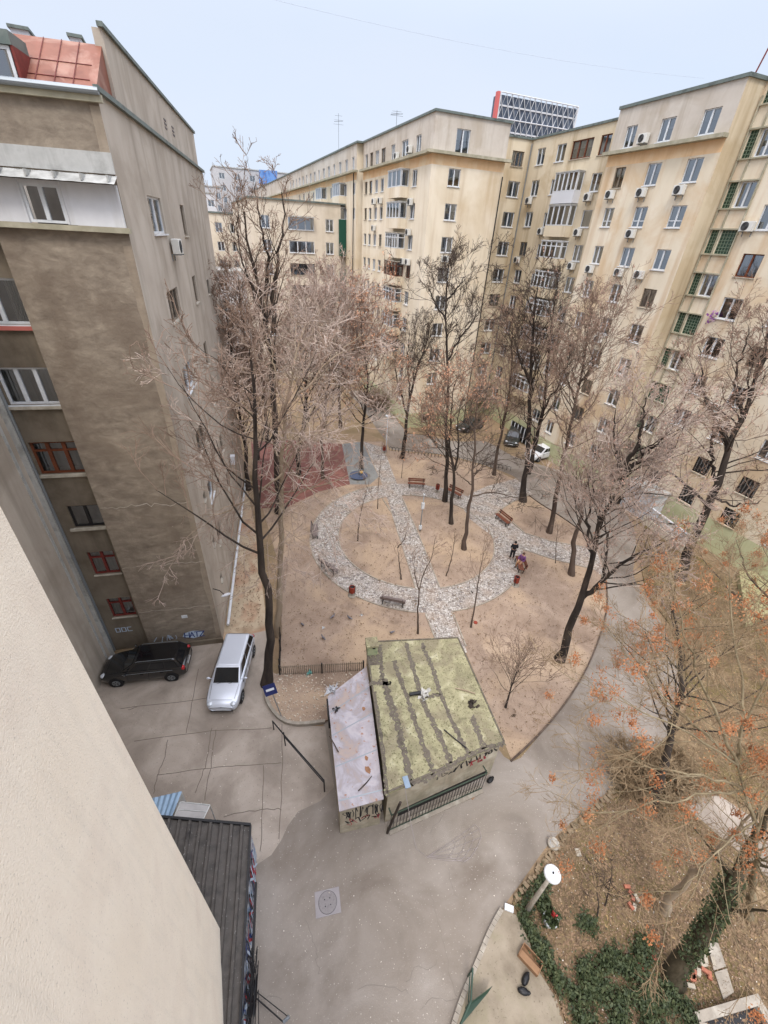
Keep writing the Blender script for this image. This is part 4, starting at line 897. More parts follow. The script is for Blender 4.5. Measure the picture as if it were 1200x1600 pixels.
mb = MB(); mb.obox(c, (1,-.2), .31, .31, hz+.62, hz+.72); mb.build('chimney_cap', M['moss'], t)
mb = MB(); mb.obox((c[0]+.03, c[1]-.23), (1,-.2), .07, .02, hz+.44, hz+.58); mb.build('chimney_hole', M['black'], t)
# flat ribbons drawn on a wall: strokes in wall coordinates
def ribbon(mb, fr, pts, w, d=.004):
    P = [np.array(p, float) for p in pts]; n = len(P)
    for i in range(n-1):
        a, b_ = P[i], P[i+1]; dd = b_-a; l = np.linalg.norm(dd)+1e-9; nn = np.array([-dd[1], dd[0]])/l*w/2; e = dd/l*w*.3
        mb.quad(fr.P(*(a-nn-e), d), fr.P(*(b_-nn+e), d), fr.P(*(b_+nn+e), d), fr.P(*(a+nn-e), d))
def scribble(mb, fr, a0, a1, z0, z1, n, w=.035, seed=1, d=.004):
    r = np.random.default_rng(seed); x = a0
    for k in range(n):
        cx = a0+(a1-a0)*(k+.5)/n; hw = (a1-a0)/n*.55; pts = [(cx+r.uniform(-hw, hw), r.uniform(z0, z1)) for _ in range(r.integers(3, 6))]
        ribbon(mb, fr, smooth2(pts, 4), w*r.uniform(.7, 1.2), d+.0004*k)
A_, B_ = np.array(inn(.965, 0)[0]), np.array(inn(.965, 0)[1]); fh = Fr(A_, B_-A_, (0, -1)); LW = np.linalg.norm(B_-A_)
mb = MB(); scribble(mb, fh, LW-2.3, LW-.1, 1.9, 2.65, 9, .07, 5); scribble(mb, fh, LW-3.2, LW-2.2, 1.8, 2.4, 3, .05, 8); mb.build('graffiti', M['scrib'], t)
mb = MB(); scribble(mb, fh, LW-1.6, LW-.6, 1.75, 2.2, 5, .06, 9, .008); mb.build('graffiti', M['scribr'], t)
mb = MB(); fh.box(mb, .6, 5.1, .0, .012, .02, .55); mb.build('grille_shade', M['black'], t)  # thin black strip painting the shade behind the grille, no real opening
# grille in front of the hut
t = empty('iron_grille', (6, 6.8, 0), 'dark iron bar grille standing along the front wall of the mossy hut', 'fence')
ga, gb = (4.0, 6.72), (8.55, 6.78); mb = MB(); nn = 30
for i in range(nn+1):
    x = ga[0]+(gb[0]-ga[0])*i/nn; y = ga[1]+(gb[1]-ga[1])*i/nn; mb.tube([(x, y, .08), (x, y, 1.5)], .014, 5)
mb.build('bar', M['darkmetal'], t)
mb = MB(); mb.tube([(*ga, 1.52), (*gb, 1.52)], .03, 6); mb.tube([(*ga, .15), (*gb, .15)], .022, 6); mb.tube([(*gb, 1.52), (gb[0], 7.1, 1.52)], .03, 6); mb.tube([(*ga, 1.52), (ga[0], 7.0, 1.52)], .03, 6); mb.build('rail', paint('dark green iron', L(60, 74, 60), .6), t)
mb = MB(); mb.obox((6.27, 6.75), (1, .01), 2.3, .16, 0, .09); mb.build('kerb', M['curb'], t)
mb = MB(); mb.tube([(3.9, 6.7, 0), (4.05, 6.6, 1.6), (4.15, 6.45, 3.1)], .055, 7); o = mb.build('wooden_post', M['bark_dark']); tag(o, 'crooked dark post leaning against the joint of the hut and the tin shed', 'post')
# tin shed
t = empty('tin_shed', (3.5, 10, 0), 'narrow shed with a pale sheet metal roof with rust spots, built against the mossy hut', 'shed')
TQ = [G2(530,1268,2.3), G2(604,1238,2.45), (5.28, 13.2), G2(512,1088,2.3)]
TQ[1] = (3.72, 7.0); TQ[2] = (5.12, 13.0)
tz = [2.3, 2.5, 2.5, 2.3]
mb = MB(); tc = np.mean(TQ, 0); q = [tuple(tc+(np.array(p)-tc)*.96) for p in TQ]; mb.hexa([(*p, 0) for p in q]+[(*p, z-.06) for p, z in zip(q, tz)]); mb.build('wall', M['hutwall'], t)
mb = MB(); mb.hexa([(*p, z-.05) for p, z in zip(TQ, tz)]+[(*p, z) for p, z in zip(TQ, tz)]); mb.build('roof', M['tin'], t)
fs = Fr(q[0], np.array(q[1])-np.array(q[0]), (0, -1)); 
mb = MB(); 
def tl(s, r): # point on tin roof
    a = np.array([*TQ[0], tz[0]])*(1-s)+np.array([*TQ[1], tz[1]])*s; b_ = np.array([*TQ[3], tz[3]])*(1-s)+np.array([*TQ[2], tz[2]])*s; return a*(1-r)+b_*r
for r in (.07, .33, .6, .82): mb.quad(tl(.01, r)+(0,0,.004), tl(.99, r-.02)+(0,0,.004), tl(.99, r-.012)+(0,0,.006), tl(.01, r+.01)+(0,0,.006)); mb.build('sheet_seam', M['steel'], t); mb = MB()
if 0: mb.build('sheet_seam', M['steel'], t)
mb = MB()
for s, r, w in ((.72, .21, .13), (.72, .29, .09), (.8, .66, .09)):
    c = tl(s, r); pts = [(c[0]+w*rng.uniform(.6, 1.1)*math.cos(a), c[1]+1.4*w*rng.uniform(.6, 1.1)*math.sin(a), c[2]+.012) for a in np.linspace(0, 5.6, 9)]; mb = MB(); mb.poly(pts); mb.build('rust_spot', M['rust'], t)
if 0: mb.build('rust_spot', M['rust'], t)
mb = MB(); scribble(mb, fs, .1, 1.75, 1.1, 2.1, 13, .04, 21); scribble(mb, fs, .2, 1.7, .7, 1.2, 7, .05, 23); mb.build('graffiti', M['scrib'], t)
mb = MB(); scribble(mb, fs, .3, 1.8, .6, 1.2, 3, .03, 25, .012); mb.build('graffiti', M['scribr'], t)
mb = MB(); c = G2(510, 1082, 2.0); mb.obox((TQ[3][0]-.1, TQ[3][1]-.5), SD, .45, .05, 1.2, 2.2); mb.build('side_board', M['black'], t)
# things lying on the roofs
def rod(name, p, q, r, m, label, cat):
    mb = MB(); m_ = (np.array(p)+np.array(q))/2+rng.normal(0, .02, 3)*np.array([1, 1, 0]); mb.tube([p, m_, q], r, 6); return tag(mb.build(name, m), label, cat)
zr = hz+.05
P3 = lambda x, y, z: (*hp(*z3c(x, y), z), z)
rod('stick', P3(845,380,zr), P3(970,415,zr), .03, M['bark_tan'], 'pale stick lying on the mossy hut roof', 'stick')
rod('iron_rod', P3(775,640,zr), P3(915,755,zr), .03, M['darkmetal'], 'thin dark rod lying across the joints of the mossy hut roof', 'rod')
rod('stick', P3(240,1022,2.44), P3(325,930,2.44), .025, M['bark_dark'], 'dark stick beside the rust patch on the tin roof', 'stick')
rod('stick', P3(60,680,2.38), P3(115,780,2.38), .025, M['bark_mid'], 'brown stick at the left edge of the tin roof', 'stick')
t = empty('torch_tool', P3(600,415,zr), 'black handled tool with a white rag lying in the middle of the mossy roof', 'tool')
mb = MB(); mb.tube([P3(560,420,zr+.06), P3(630,408,zr+.06)], .085, 10); mb.build('handle', M['black'], t)
mb = MB(); c = np.array(P3(650,425,zr+.02))
for i in range(26):
    d = rng.normal(0, .13, 3)*np.array([1,1,.3]); a, b_ = rng.normal(0, .09, 3), rng.normal(0, .09, 3); mb.quad(c+d-a, c+d-b_, c+d+a, c+d+b_)
mb.build('rag', M['curtain'], t)
mb = MB(); mb.obox(hp(*z3c(540,972)), (.1, 1), .22, .11, hz+.03, hz+.07); tag(mb.build('plastic_lid', mat('blue grey plastic', [L(120,140,160), L(150,164,178)], 4)), 'small blue grey plastic lid at the front edge of the mossy roof', 'plate')  # plastic lid lying loose on the hut roof
def heap(name, c, s, m, label, cat, n=30, flat=.4):
    mb = MB()
    for i in range(n):
        d = rng.normal(0, s, 3)*np.array([1, 1, 0]); d[2] = abs(rng.normal(0, s*flat)); a, b_ = rng.normal(0, s*.6, 3), rng.normal(0, s*.6, 3); mb.quad(np.array(c)+d-a, np.array(c)+d-b_, np.array(c)+d+a, np.array(c)+d+b_)
    return tag(mb.build(name, m), label, cat)
heap('twig_heap', P3(945,478,zr), .09, M['bark_dark'], 'dark tangle of twigs on the right of the mossy roof', 'debris')
heap('leaf_heap', P3(105,510,2.4), .07, M['black'], 'small black scrap on the tin roof', 'debris', 14)
heap('plastic_sheet', (*G2(518,1078,2.3), 2.3), .13, M['palefar'], 'crumpled pale plastic sheet at the far end of the tin roof', 'plastic sheet', 40, .4)
heap('plastic_sheet', (*G2(483,1055), .2), .09, paint('turquoise plastic', L(110,170,160)), 'small turquoise scrap by the picket fence', 'litter', 14)
# wire and net on the road
mb = MB(); a = np.array(P3(530,1000,hz)); b_ = np.array(G(650,1325,.03)); mb.tube([a, (a+b_)/2-(0,0,.15), b_], .012, 5)
pts = [G(650,1325,.03), G(668,1340,.03), G(700,1345,.03), G(728,1344,.03)]; mb.tube(pts, .009, 5)
n0 = np.array(G(668,1338,.03))
fan = [G(725,1347,.03), G(735,1340,.03), G(745,1325,.03), G(752,1308,.03), G(749,1295,.03), G(742,1288,.03)]
for f in fan: mb.tube([n0, (n0+np.array(f))/2+rng.normal(0,.05,3)*np.array([1,1,0]), f], .007, 4)
mb.tube(fan, .011, 5)
for k in (.5, .7, .85): mb.tube([n0+(np.array(f)-n0)*k for f in fan], .007, 4)
tag(mb.build('string_net', mat('pale string', [L(172,162,158), L(156,146,142)], 4)), 'pale string hanging from the mossy roof with a spread net on the asphalt', 'net')
# black ribbed shed by the cream wall
t = empty('ribbed_shed', (-3, 6, 0), 'shed with a black ribbed roof and a sprayed side wall next to the cream wall', 'shed')
SQ = [(-1.22, 7.9), (-4.4, 9.35), (-5.2, 4.6), (-1.93, 3.1)]
SQ[3] = tuple(np.array(SQ[0])-np.array([.175, .985])*8.0); SQ[2] = tuple(np.array(SQ[1])-np.array([.175, .985])*8.0)
q = [tuple(np.array(p)+np.array([-.06, -.05])) for p in SQ]; mb = MB(); mb.prism([q[0], q[1], q[2], q[3]], 0, 2.4); mb.build('wall', M['graf'], t)
mb = MB(); nrib = 9; u0 = (np.array(SQ[1])-np.array(SQ[0])); dn = np.array(SQ[3])-np.array(SQ[0])
prof = []
for i in range(nrib): prof += [(i/nrib, 2.43), ((i+.62)/nrib, 2.43), ((i+.7)/nrib, 2.52), ((i+.92)/nrib, 2.52)]
prof.append((1, 2.43))
mb = MB()
for (sa, za), (sb, zb_) in zip(prof[:-1], prof[1:]):
    a, b_ = np.array(SQ[0])+u0*sa, np.array(SQ[0])+u0*sb; mb.quad((*a, za), (*b_, zb_), (*(b_+dn), zb_), (*(a+dn), za))
mb.build('roof', M['blackroof'], t)
mb = MB(); strip('', [SQ[0], SQ[1]], .08, 2.38, 2.54, None, mbx=mb); strip('', [SQ[0], SQ[3]], .05, 2.36, 2.52, None, mbx=mb); mb.build('roof_edge', M['black'], t)
fg = Fr(SQ[0], dn, (.985, -.175)); 
for k, m_ in enumerate(('scribb', 'scrib', 'scribr', 'scribw')):
    mb = MB(); scribble(mb, fg, .5, 7.5, .3, 2.2, 14, .07, 40+k, .004+.008*k); mb.build('graffiti', M[m_], t)
mb = MB(); fg.box(mb, 1.3, 7, .06, .14, 1.0, 1.1); mb.build('pipe', M['darkmetal'], t)
t = empty('cable_bundle', fg.P(5.0, 1.5, .1), 'tangled black cables hanging at the corner of the sprayed shed wall', 'cables'); mb = MB()
for i in range(14):
    p = [np.array(fg.P(rng.uniform(3.2, 5.2), z, rng.uniform(.05, .35))) for z in np.linspace(2.5, .6, 5)]; mb.tube(p, .012, 4)
mb.build('cable', M['black'], t)
t = empty('tin_kiosk', G(255,1255,2.2), 'small blue corrugated tin roof peeping out beside the cream wall', 'kiosk')
kq = [G2(250,1239,2.1), G2(284,1236,2.1), G2(268,1277,2.1), G2(245,1290,2.1)]; kq = [(-6.4, 10.5)]+[kq[1], kq[2]]+[(-6.2, 9.2)]
mb = MB(); mb.prism(kq, 0, 2.05); mb.build('wall', M['sheet'], t)
mb = MB(); n = 26; a, b_, c_, d_ = [np.array(p) for p in kq]
for i in range(n):
    s0, s1 = i/n, (i+1)/n; z0, z1 = 2.07+.04*(i % 2), 2.07+.04*((i+1) % 2); mb.quad((*(a+(b_-a)*s0), z0), (*(a+(b_-a)*s1), z1), (*(d_+(c_-d_)*s1), z1), (*(d_+(c_-d_)*s0), z0))
mb.build('roof', M['bluetin'], t)
t = empty('entrance_canopy', G(298,1266,2.3), 'small framed glass canopy between the blue tin roof and the black ribbed shed', 'canopy')
cq = [G(282,1253,2.4), G(328,1258,2.2), G(318,1279,2.2), G(272,1277,2.4)]; mb = MB(); mb.hexa([(p[0], p[1], p[2]-.01) for p in cq]+cq); mb.build('canopy_glass', mat('dusty glass', [L(150,146,142), L(166,162,158)], 2, rough=.3), t)
mb = MB()
cm = [(np.array(cq[0])+np.array(cq[3]))/2, (np.array(cq[1])+np.array(cq[2]))/2]
for a, b_ in ((0,1),(1,2),(2,3),(3,0)): mb.tube([cq[a], cq[b_]], .025, 5)
mb.tube(cm, .02, 5); 
for k in (1, 2): mb.tube([cq[k], (cq[k][0], cq[k][1], 0)], .02, 5)
mb.build('canopy_frame', M['sheet'], t)
# ================================================================ fences, rails, sign
def picket(name, a, b_, h, label, n=34, m='oldwood', posts=3, rail=True):
    t = empty(name, (a[0], a[1], 0), label, 'fence'); a, b_ = np.array(a), np.array(b_); mb = MB(); d = b_-a
    for i in range(n+1): mb.obox(a+d*i/n, d, .018, .012, .06, h)
    mb.build('picket', M[m], t); mb = MB()
    for z in (.15, h-.12): mb.tube([(*a, z), (*b_, z)], .02, 5)
    mb.build('rail', M[m], t)
    for i in range(posts): mb = MB(); mb.obox(a+d*i/(posts-1), d, .04, .04, 0, h+.06); mb.build('post', M['darkmetal'], t)
picket('picket_fence', G2(438,1056), (5.5, 14.5), .85, 'grey picket fence between the rubble corner and the park soil', 44, 'oldwood')
picket('side_fence', G2(438,1048), G2(441,895), .95, 'dark thin bar fence running from the picket fence along the left edge of the park', 60, 'darkmetal', 7)
for a, b_, lb in (((608,704),(690,716),'low iron loop fence at the top of the park beside the red bin'), ((700,716),(798,736),'low iron loop fence at the top of the park behind the benches')):
    t = empty('loop_fence', G(*a), lb, 'fence'); p, q = np.array(G2(*a)), np.array(G2(*b_)); n = 16; mb = MB()
    for i in range(n):
        s = p+(q-p)*i/n; e = p+(q-p)*(i+.85)/n; m_ = (s+e)/2; mb.tube([(*s, 0), (*s, .4), (*m_, .55), (*e, .4), (*e, 0)], .02, 5)
    mb.tube([(*p, .45), (*q, .45)], .016, 4); mb.build('hoop', M['darkmetal'], t)
t = empty('handrail', G(445,1165), 'black double handrail on three posts sloping past the rubble corner', 'handrail')
A1, A2, A3 = G2(428,1140), G2(446,1165), G2(507,1237); mb = MB()
for p, h in ((A1, .75), (A2, 1.15), (A3, 1.05)): mb = MB(); mb.tube([(*p, 0), (*p, h)], .03, 6); mb.build('post', M['black'], t)
mb = MB(); mb.tube([(*A1, .74), (*A2, .95), (*A3, 1.04)], .03, 6); mb.build('rail', M['black'], t); mb = MB(); mb.tube([(*A2, .78), (*A3, .82)], .022, 6); mb.tube([(*A1, .74), (A1[0]-.0, A1[1]+.02, .72)], .03, 6); mb.build('lower_rail', M['black'], t)
t = empty('parking_sign', G(440,1120), 'tilted dark blue sign with a white bar on a thin pole', 'sign')
b0 = np.array(G(441,1122)); top = b0+np.array([-.35, .25, 2.3]); mb = MB(); mb.tube([b0, top], .025, 6); mb.build('pole', M['steel'], t)
c = top+np.array([-.02, -.06, .0]); ux = np.array([.85, -.12, .25]); ux /= np.linalg.norm(ux); uz = np.array([.1, .5, .85]); uz -= uz.dot(ux)*ux; uz /= np.linalg.norm(uz); un = np.cross(ux, uz)
def plate(cc, w, h, th): return [cc+ux*a*w+uz*b_*h+un*d for d in (-th, th) for a, b_ in ((-1,-1),(1,-1),(1,1),(-1,1))]
mb = MB(); mb.hexa(plate(c, .3, .27, .01)); mb.build('plate', paint('sign blue', L(34,42,92), .5), t)
mb = MB(); mb.hexa(plate(c, .2, .055, .014)); mb.build('white_bar', M['white'], t)
# ================================================================ benches, bins, lamps
def make_bench(label, old=False):
    t = bpy.data.objects.new('park_bench', None); col.objects.link(t); t.empty_display_size = .3
    wood = M['benchold' if old else 'bench']; 
    mb = MB(); 
    for y in (-.2, -.07, .06): mb.box(-.85, .85, y-.055, y+.055, .43, .47)
    mb.build('seat', wood, t, local=True)
    mb = MB()
    for y, z in ((.2, .62), (.25, .78)): mb.hexa([(-.85,y,z-.06),(.85,y,z-.06),(.85,y+.03,z-.06),(-.85,y+.03,z-.06),(-.85,y+.03,z+.06),(.85,y+.03,z+.06),(.85,y+.06,z+.06),(-.85,y+.06,z+.06)])
    mb.build('backrest', wood, t, local=True)
    for x in (-.68, .68):
        mb = MB(); mb.tube([(x, -.24, 0), (x, -.22, .41)], .03, 6); mb.tube([(x, .12, 0), (x, .14, .41), (x, .29, .86)], .03, 6); mb.tube([(x, -.23, .41), (x, .15, .41)], .025, 6); mb.build('leg', M['darkmetal'], t, local=True)
    return t
bp = {False: make_bench('', False), True: make_bench('', True)}; used = {False: 0, True: 0}
def bench(p, q, face, label, old=False):
    o = bp[old] if not used[old] else dup(bp[old]); used[old] = 1
    a, b_ = np.array(G2(*p, .3)), np.array(G2(*q, .3)); c = (a+b_)/2; f = np.array(G2(*face))-c; d = b_-a; d /= np.linalg.norm(d)
    n = np.array([-d[1], d[0]]); n = n if n.dot(f) > 0 else -n     # n = where the sitter looks
    y = -n; o.location = (c[0], c[1], .012); o.rotation_euler = (0, 0, math.atan2(-y[0], y[1])); tag(o, label, 'bench', 'park benches around the ring path')
bench((633,756),(668,758),(650,800),'brown bench with backrest at the top of the ring beside the hanging red bin')
bench((695,763),(725,778),(690,800),'brown bench behind the slim double trunk at the upper right of the ring')
bench((776,804),(796,820),(750,860),'brown bench with backrest on the soil point at the right of the ring')
bench((501,878),(526,896),(560,860),'weathered grey brown bench at the lower left of the ring', True)
bench((592,936),(636,945),(620,900),'weathered bench at the bottom of the ring path next to the straight path', True)
bench((491,846),(492,815),(560,830),'weathered bench on the far left side of the ring under the twigs', True)
bench((810,872),(816,893),(780,870),'brown bench carrying the seated figure in purple at the right of the ring')
def make_bin():
    t = bpy.data.objects.new('litter_bin', None); col.objects.link(t)
    mb = MB(); mb.lathe((0, 0, .28), [(.17, 0), (.19, .02), (.2, .5), (.17, .52), (.17, .12)], 14); mb.build('bucket', M['bin'], t, local=True)
    mb = MB(); mb.lathe((0, 0, .28), [(.168, .40), (.168, .43)], 14); mb.build('rubbish', M['black'], t, local=True)
    mb = MB()
    for x in (-.22, .22): mb.tube([(x, 0, 0), (x, 0, .8)], .022, 6)
    mb.tube([(-.22, 0, .76), (.22, 0, .76)], .018, 6); mb.build('stand', M['darkmetal'], t, local=True)
    mb = MB(); mb.lathe((0, 0, 0), [(.3, 0), (.28, .03)], 12); mb.build('foot', M['curb'], t, local=True)
    return t
binp = make_bin(); 
for i, (u, v, lb) in enumerate(((550,930,'red round litter bin on the soil at the lower left of the ring'), (805,914,'red litter bin below the seated figure at the right of the ring'), (683,768,'red litter bin hanging beside the top bench'), (600,707,'red litter bin at the foot of the distant lamp post'))):
    o = binp if i == 0 else dup(binp); o.location = G(u, v, .012); o.rotation_euler = (0, 0, .5*i); tag(o, lb, 'litter bin', 'red litter bins in the park')
def lamp(base, h, label, head=.3, tilt=(0, 0), name='street_lamp', r=.05, m='palefar'):
    b0 = np.array(G(*base)); t = empty(name, tuple(b0), label, 'lamp'); top = b0+np.array([tilt[0], tilt[1], h])
    mb = MB(); mb.tube([b0, b0+(top-b0)*.3, top], [r*1.4, r*1.1, r*.8], 10); mb.build('pole', M[m], t, smooth=True)
    mb = MB(); mb.lathe(tuple(top), [(.06, -.1), (head, .0), (head, .05), (head*.9, .09), (.05, .12)], 24); mb.build('lamp_shade', M['white'], t, smooth=False)
    mb = MB(); mb.lathe(tuple(top), [(.03, .12), (.03, .17), (.01, .19)], 10); mb.build('knob', M['darkmetal'], t)
    return t, top
lamp((603,706), 4.3, 'pale slim street lamp at the far end of the straight path', .28, name='street_lamp')
lamp((822,1424), 3.7, 'thick pale lamp post with a white disc shade in the near garden edge', .27, r=.075, m='curb')
t, top = lamp((656,830), 3.6, 'slim lamp pole with a white box, standing beside the straight path', .09, r=.04, m='steel')
mb = MB(); b0 = np.array(G(656,830)); 
for z in (.25, 2.3): mb.obox(b0[:2], (1, 0), .11, .09, z, z+(.35 if z < 1 else .55))
mb.build('junction_box', M['white'], t)
t = empty('broken_lamp_post', G(938,930), 'pale leaning stone post on the road edge behind the big forked trunk', 'post'); b0 = np.array(G(937,930)); mb = MB(); mb.tube([b0, b0+np.array([.3, .9, 2.6])], [.1, .08], 8); mb.build('post', M['curb'], t)
# playground toys
t = empty('spring_toy', G(560,748), 'blue playground carousel with a small yellow seat on the grey mat', 'playground toy')
c = G(560,745); mb = MB(); mb.lathe((c[0], c[1], .02), [(.9, .12), (.95, .18), (.2, .24)], 20); mb.build('platform', paint('toy blue', L(74,84,108)), t)
mb = MB(); mb.lathe((c[0], c[1], .2), [(.05, 0), (.05, .7)], 8); 
for k in range(4):
    a = k*math.pi/2; mb.tube([(c[0]+.75*math.cos(a), c[1]+.75*math.sin(a), .2), (c[0]+.75*math.cos(a), c[1]+.75*math.sin(a), .8), (c[0], c[1], .85)], .025, 5)
mb.build('handle', M['steel'], t); mb = MB(); mb.ball((c[0]+.3, c[1], .5), .22, .18, .16, rot=.3); mb.build('yellow_seat', paint('toy yellow', L(214,166,70)), t)
# balustrade
t = empty('white_balustrade', G(1040,825), 'white concrete balustrade with short balusters on a low wall in front of the ochre block', 'balustrade')
p, q = np.array([35.0, 21.2]), np.array([34.3, 16.4]); d = q-p; n = 34; mb = MB(); mb.obox((p+q)/2, d, np.linalg.norm(d)/2, .14, 0, .75); mb.build('base_wall', M['tan'], t)
for z0, z1 in ((.76, 1.2), (1.3, 1.7)):
    mb = MB()
    for i in range(n): mb.lathe((*(p+d*(i+.5)/n), z0), [(.03, 0), (.045, (z1-z0)*.35), (.03, (z1-z0)*.7), (.04, z1-z0)], 6)
    mb.build('baluster_row', M['palefar'], t); mb = MB(); mb.obox((p+q)/2, d, np.linalg.norm(d)/2, .1, z1, z1+.09); mb.build('top_rail', M['palefar'], t)
# small things in the near garden
def brick(u, v, rz, label, m, s=(.12, .06, .05), z=.1, grp='loose bricks in the near garden', name='brick', cat='brick'):
    mb = MB(); c = G2(u, v, z); mb.obox(c, (math.cos(rz), math.sin(rz)), s[0], s[1], z, z+2*s[2]); o = mb.build(name, m, bevel=.006); return tag(o, label, cat, grp)
BR = [mat('red brick', [L(176,112,88), L(150,96,78)], 8, rough=.95, bump=.4), mat('grey block', [L(180,170,152), L(160,150,134)], 8, rough=.95, bump=.4)]
k = 0
for (u, v, n, su, sv) in ((1082,1508,26,14,16), (1080,1500,6,18,14), (1065,1520,6,12,8), (990,1400,6,6,16), (1010,1510,5,8,8)):
    for i in range(n):
        brick(u+rng.normal(0, su), v+rng.normal(0, sv), rng.uniform(0, 3), 'loose brick in the rubble between the ivy and the thick mossy trunk', BR[int(rng.random() < .45)], z=.1+.04*(i % 3)); k += 1
brick(903,1332, 1.2, 'pale tile lying alone in the near garden close to the road edge', BR[1], (.14, .1, .02), grp=None, name='tile', cat='tile')
for i, (u, v, a, l, lb) in enumerate(((1120,1490,1.9,.85,'long pale concrete slab leading to the concrete pit'), (1128,1535,2.0,.7,'second concrete slab, nearer the concrete pit'), (1185,1395,2.4,.55,'yellowish board in the grass at the right edge'))):
    qd = [[(1101,1476),(1118,1473),(1131,1512),(1112,1518)],[(1113,1521),(1132,1515),(1143,1552),(1127,1563)],[(1163,1386),(1174,1381),(1200,1406),(1188,1417)]][i]
    mb = MB(); mb.prism([G2(*p) for p in qd][::-1], .08, .17 if i < 2 else .15); o = mb.build('slab' if i < 2 else 'board', M['curb'] if i < 2 else M['twig_straw']); tag(o, lb, 'slab' if i < 2 else 'board')
t = empty('concrete_pit', G(1140,1590), 'open concrete pit frame in the lower right corner', 'pit'); mb = MB(); PT = [np.array(G2(*q)) for q in ((1086,1592),(1174,1566),(1222,1650),(1120,1690))]
for k in range(4):
    a, b_ = PT[k], PT[(k+1) % 4]; mb.obox((a+b_)/2, b_-a, np.linalg.norm(b_-a)/2+(.12 if k % 2 == 0 else -.125), .12, 0, .42 if k % 2 == 0 else .415)
mb.build('rim', M['curb'], t); mb = MB(); mb.poly([(*p, .13) for p in PT]); mb.build('pit_bottom', M['black'], t)
t = empty('flower_pot', G(858,1440), 'round white rimmed pot with dark green leaves and a red flower', 'plant pot'); c = G(857,1440,.1)
mb = MB(); mb.lathe(c, [(.2, 0), (.27, .3), (.27, .34), (.24, .34), (.22, .26)], 20); mb.build('pot', M['white'], t)
mb = MB(); cc = np.array(c)+(0, 0, .4)
for i in range(260):
    d = rng.normal(0, .13, 3); a, b_ = rng.normal(0, .05, 3), rng.normal(0, .05, 3); mb.quad(cc+d-a, cc+d-b_, cc+d+a, cc+d+b_)
mb.build('leaves', M['ivy'], t); mb = MB(); cc = np.array(c)+(0, 0, .66)
for i in range(10):
    d = rng.normal(0, .04, 3); a, b_ = rng.normal(0, .05, 3), rng.normal(0, .05, 3); mb.quad(cc+d-a, cc+d-b_, cc+d+a, cc+d+b_)
mb.build('flower', paint('red petals', L(190,50,56)), t)
t = empty('small_bush', G(850,1412), 'small dark green bush at the foot of the disc lamp', 'bush'); mb = MB(); cc = np.array(G(850,1412,.35))
for i in range(500):
    d = rng.normal(0, 1, 3); d = d/np.linalg.norm(d)*rng.random()**.4*np.array([.28,.28,.32]); a, b_ = rng.normal(0, .035, 3), rng.normal(0, .035, 3); mb.quad(cc+d-a, cc+d-b_, cc+d+a, cc+d+b_)
mb.build('foliage', M['ivy'], t)
t = empty('wooden_crate', G(826,1502), 'open brown cardboard box on the pavement edge beside the ivy', 'box'); c = np.array(G2(826,1502)); ax = np.array([.42, -.9]); ax /= np.linalg.norm(ax); ay = np.array([-ax[1], ax[0]]); cb = mat('cardboard', [L(150,116,86), L(134,102,76)], 4, rough=.9); mb = MB()
for s, a_, l in ((ay*.2, ax, .36), (-ay*.2, ax, .36)): mb.obox(c+s, a_, l, .012, .12, .36)
for s in (ax*.36, -ax*.36): mb.obox(c+s, ay, .2, .012, .12, .358)
mb.obox(c, ax, .35, .19, .12, .135); mb.build('side', cb, t); mb = MB(); mb.obox(c-ay*.12, ax, .34, .1, .355, .37); mb.build('flap', cb, t)
for u, v, rz, lb in ((819,1532,.5,'black rubbish bag next to the cardboard box'), (816,1551,-.6,'black rubbish bag farther from the cardboard box, lying on the pavement'), (765,1222,.3,'small dark rag on the asphalt at the hut corner')):
    mb = MB(); c = G(u, v, .0); mb.ball((c[0], c[1], .2), .2, .11, .1, 12, 7, rot=rz); mb.ball((c[0]+.16*math.cos(rz), c[1]+.16*math.sin(rz), .2), .08, .06, .07, 8, 5, rot=rz)
    mb.v = [(x+rng.normal(0, .008), y+rng.normal(0, .008), z+rng.normal(0, .008)) for x, y, z in mb.v]; tag(mb.build('rubbish_bag', M['black'], smooth=True), lb, 'rubbish bag' if u > 780 else 'rag')
brick(794,1421, .9, 'white block standing on the kerb end by the garden', M['white'], (.1, .16, .1), 0, None, 'kerb_block', 'kerb block')
brick(738,1245, .4, 'pale brown cardboard scrap at the right end of the grille', cb, (.11, .09, .02), 0, None, 'cardboard_scrap', 'cardboard')
# green stair railing bottom
t = empty('green_handrail', G(735,1560), 'green metal step railing at the bottom of the picture beside the kerb', 'handrail'); grn = paint('green enamel', L(44,68,54), .5)
r = [G(733,1525,.12), G(722,1600,.12)]; mb = MB()
a, b_, c_ = np.array(G(731,1525,.12)), np.array(G(728,1575,.12)), np.array(G(700,1640,.12))
for p in (a, b_): mb.tube([p, p+(0, 0, 1.0)], .028, 6)
mb.build('post', grn, t); mb = MB(); mb.tube([a+(0, 0, 1.0), b_+(0, 0, 1.0), c_+(0, 0, .9)], .03, 6); mb.tube([a+(0, 0, .5), b_+(0, 0, .5), c_+(0, 0, .45)], .02, 6); mb.build('rail', grn, t)
mb = MB(); mb.poly([b_+(0,0,.9), np.array(G(770,1540,.5)), np.array(G(762,1552,.3)), np.array(G(722,1600,.2)), b_+(0,0,.1)]); mb.build('side_panel', grn, t)
t = empty('iron_bracket', G(440,1590), 'low dark metal bar with two thin rods on the asphalt at the bottom edge', 'metal bar'); mb = MB(); mb.tube([G(401,1560,.1), G(443,1597,.3)], .022, 5); mb.tube([G(395,1545,.1), G(452,1590,.35)], .014, 5); mb.build('rod', M['darkmetal'], t)
mb = MB(); mb.tube([G(443,1597,.3), G(452,1588,.35)], .05, 6); mb.build('clamp', M['steel'], t)
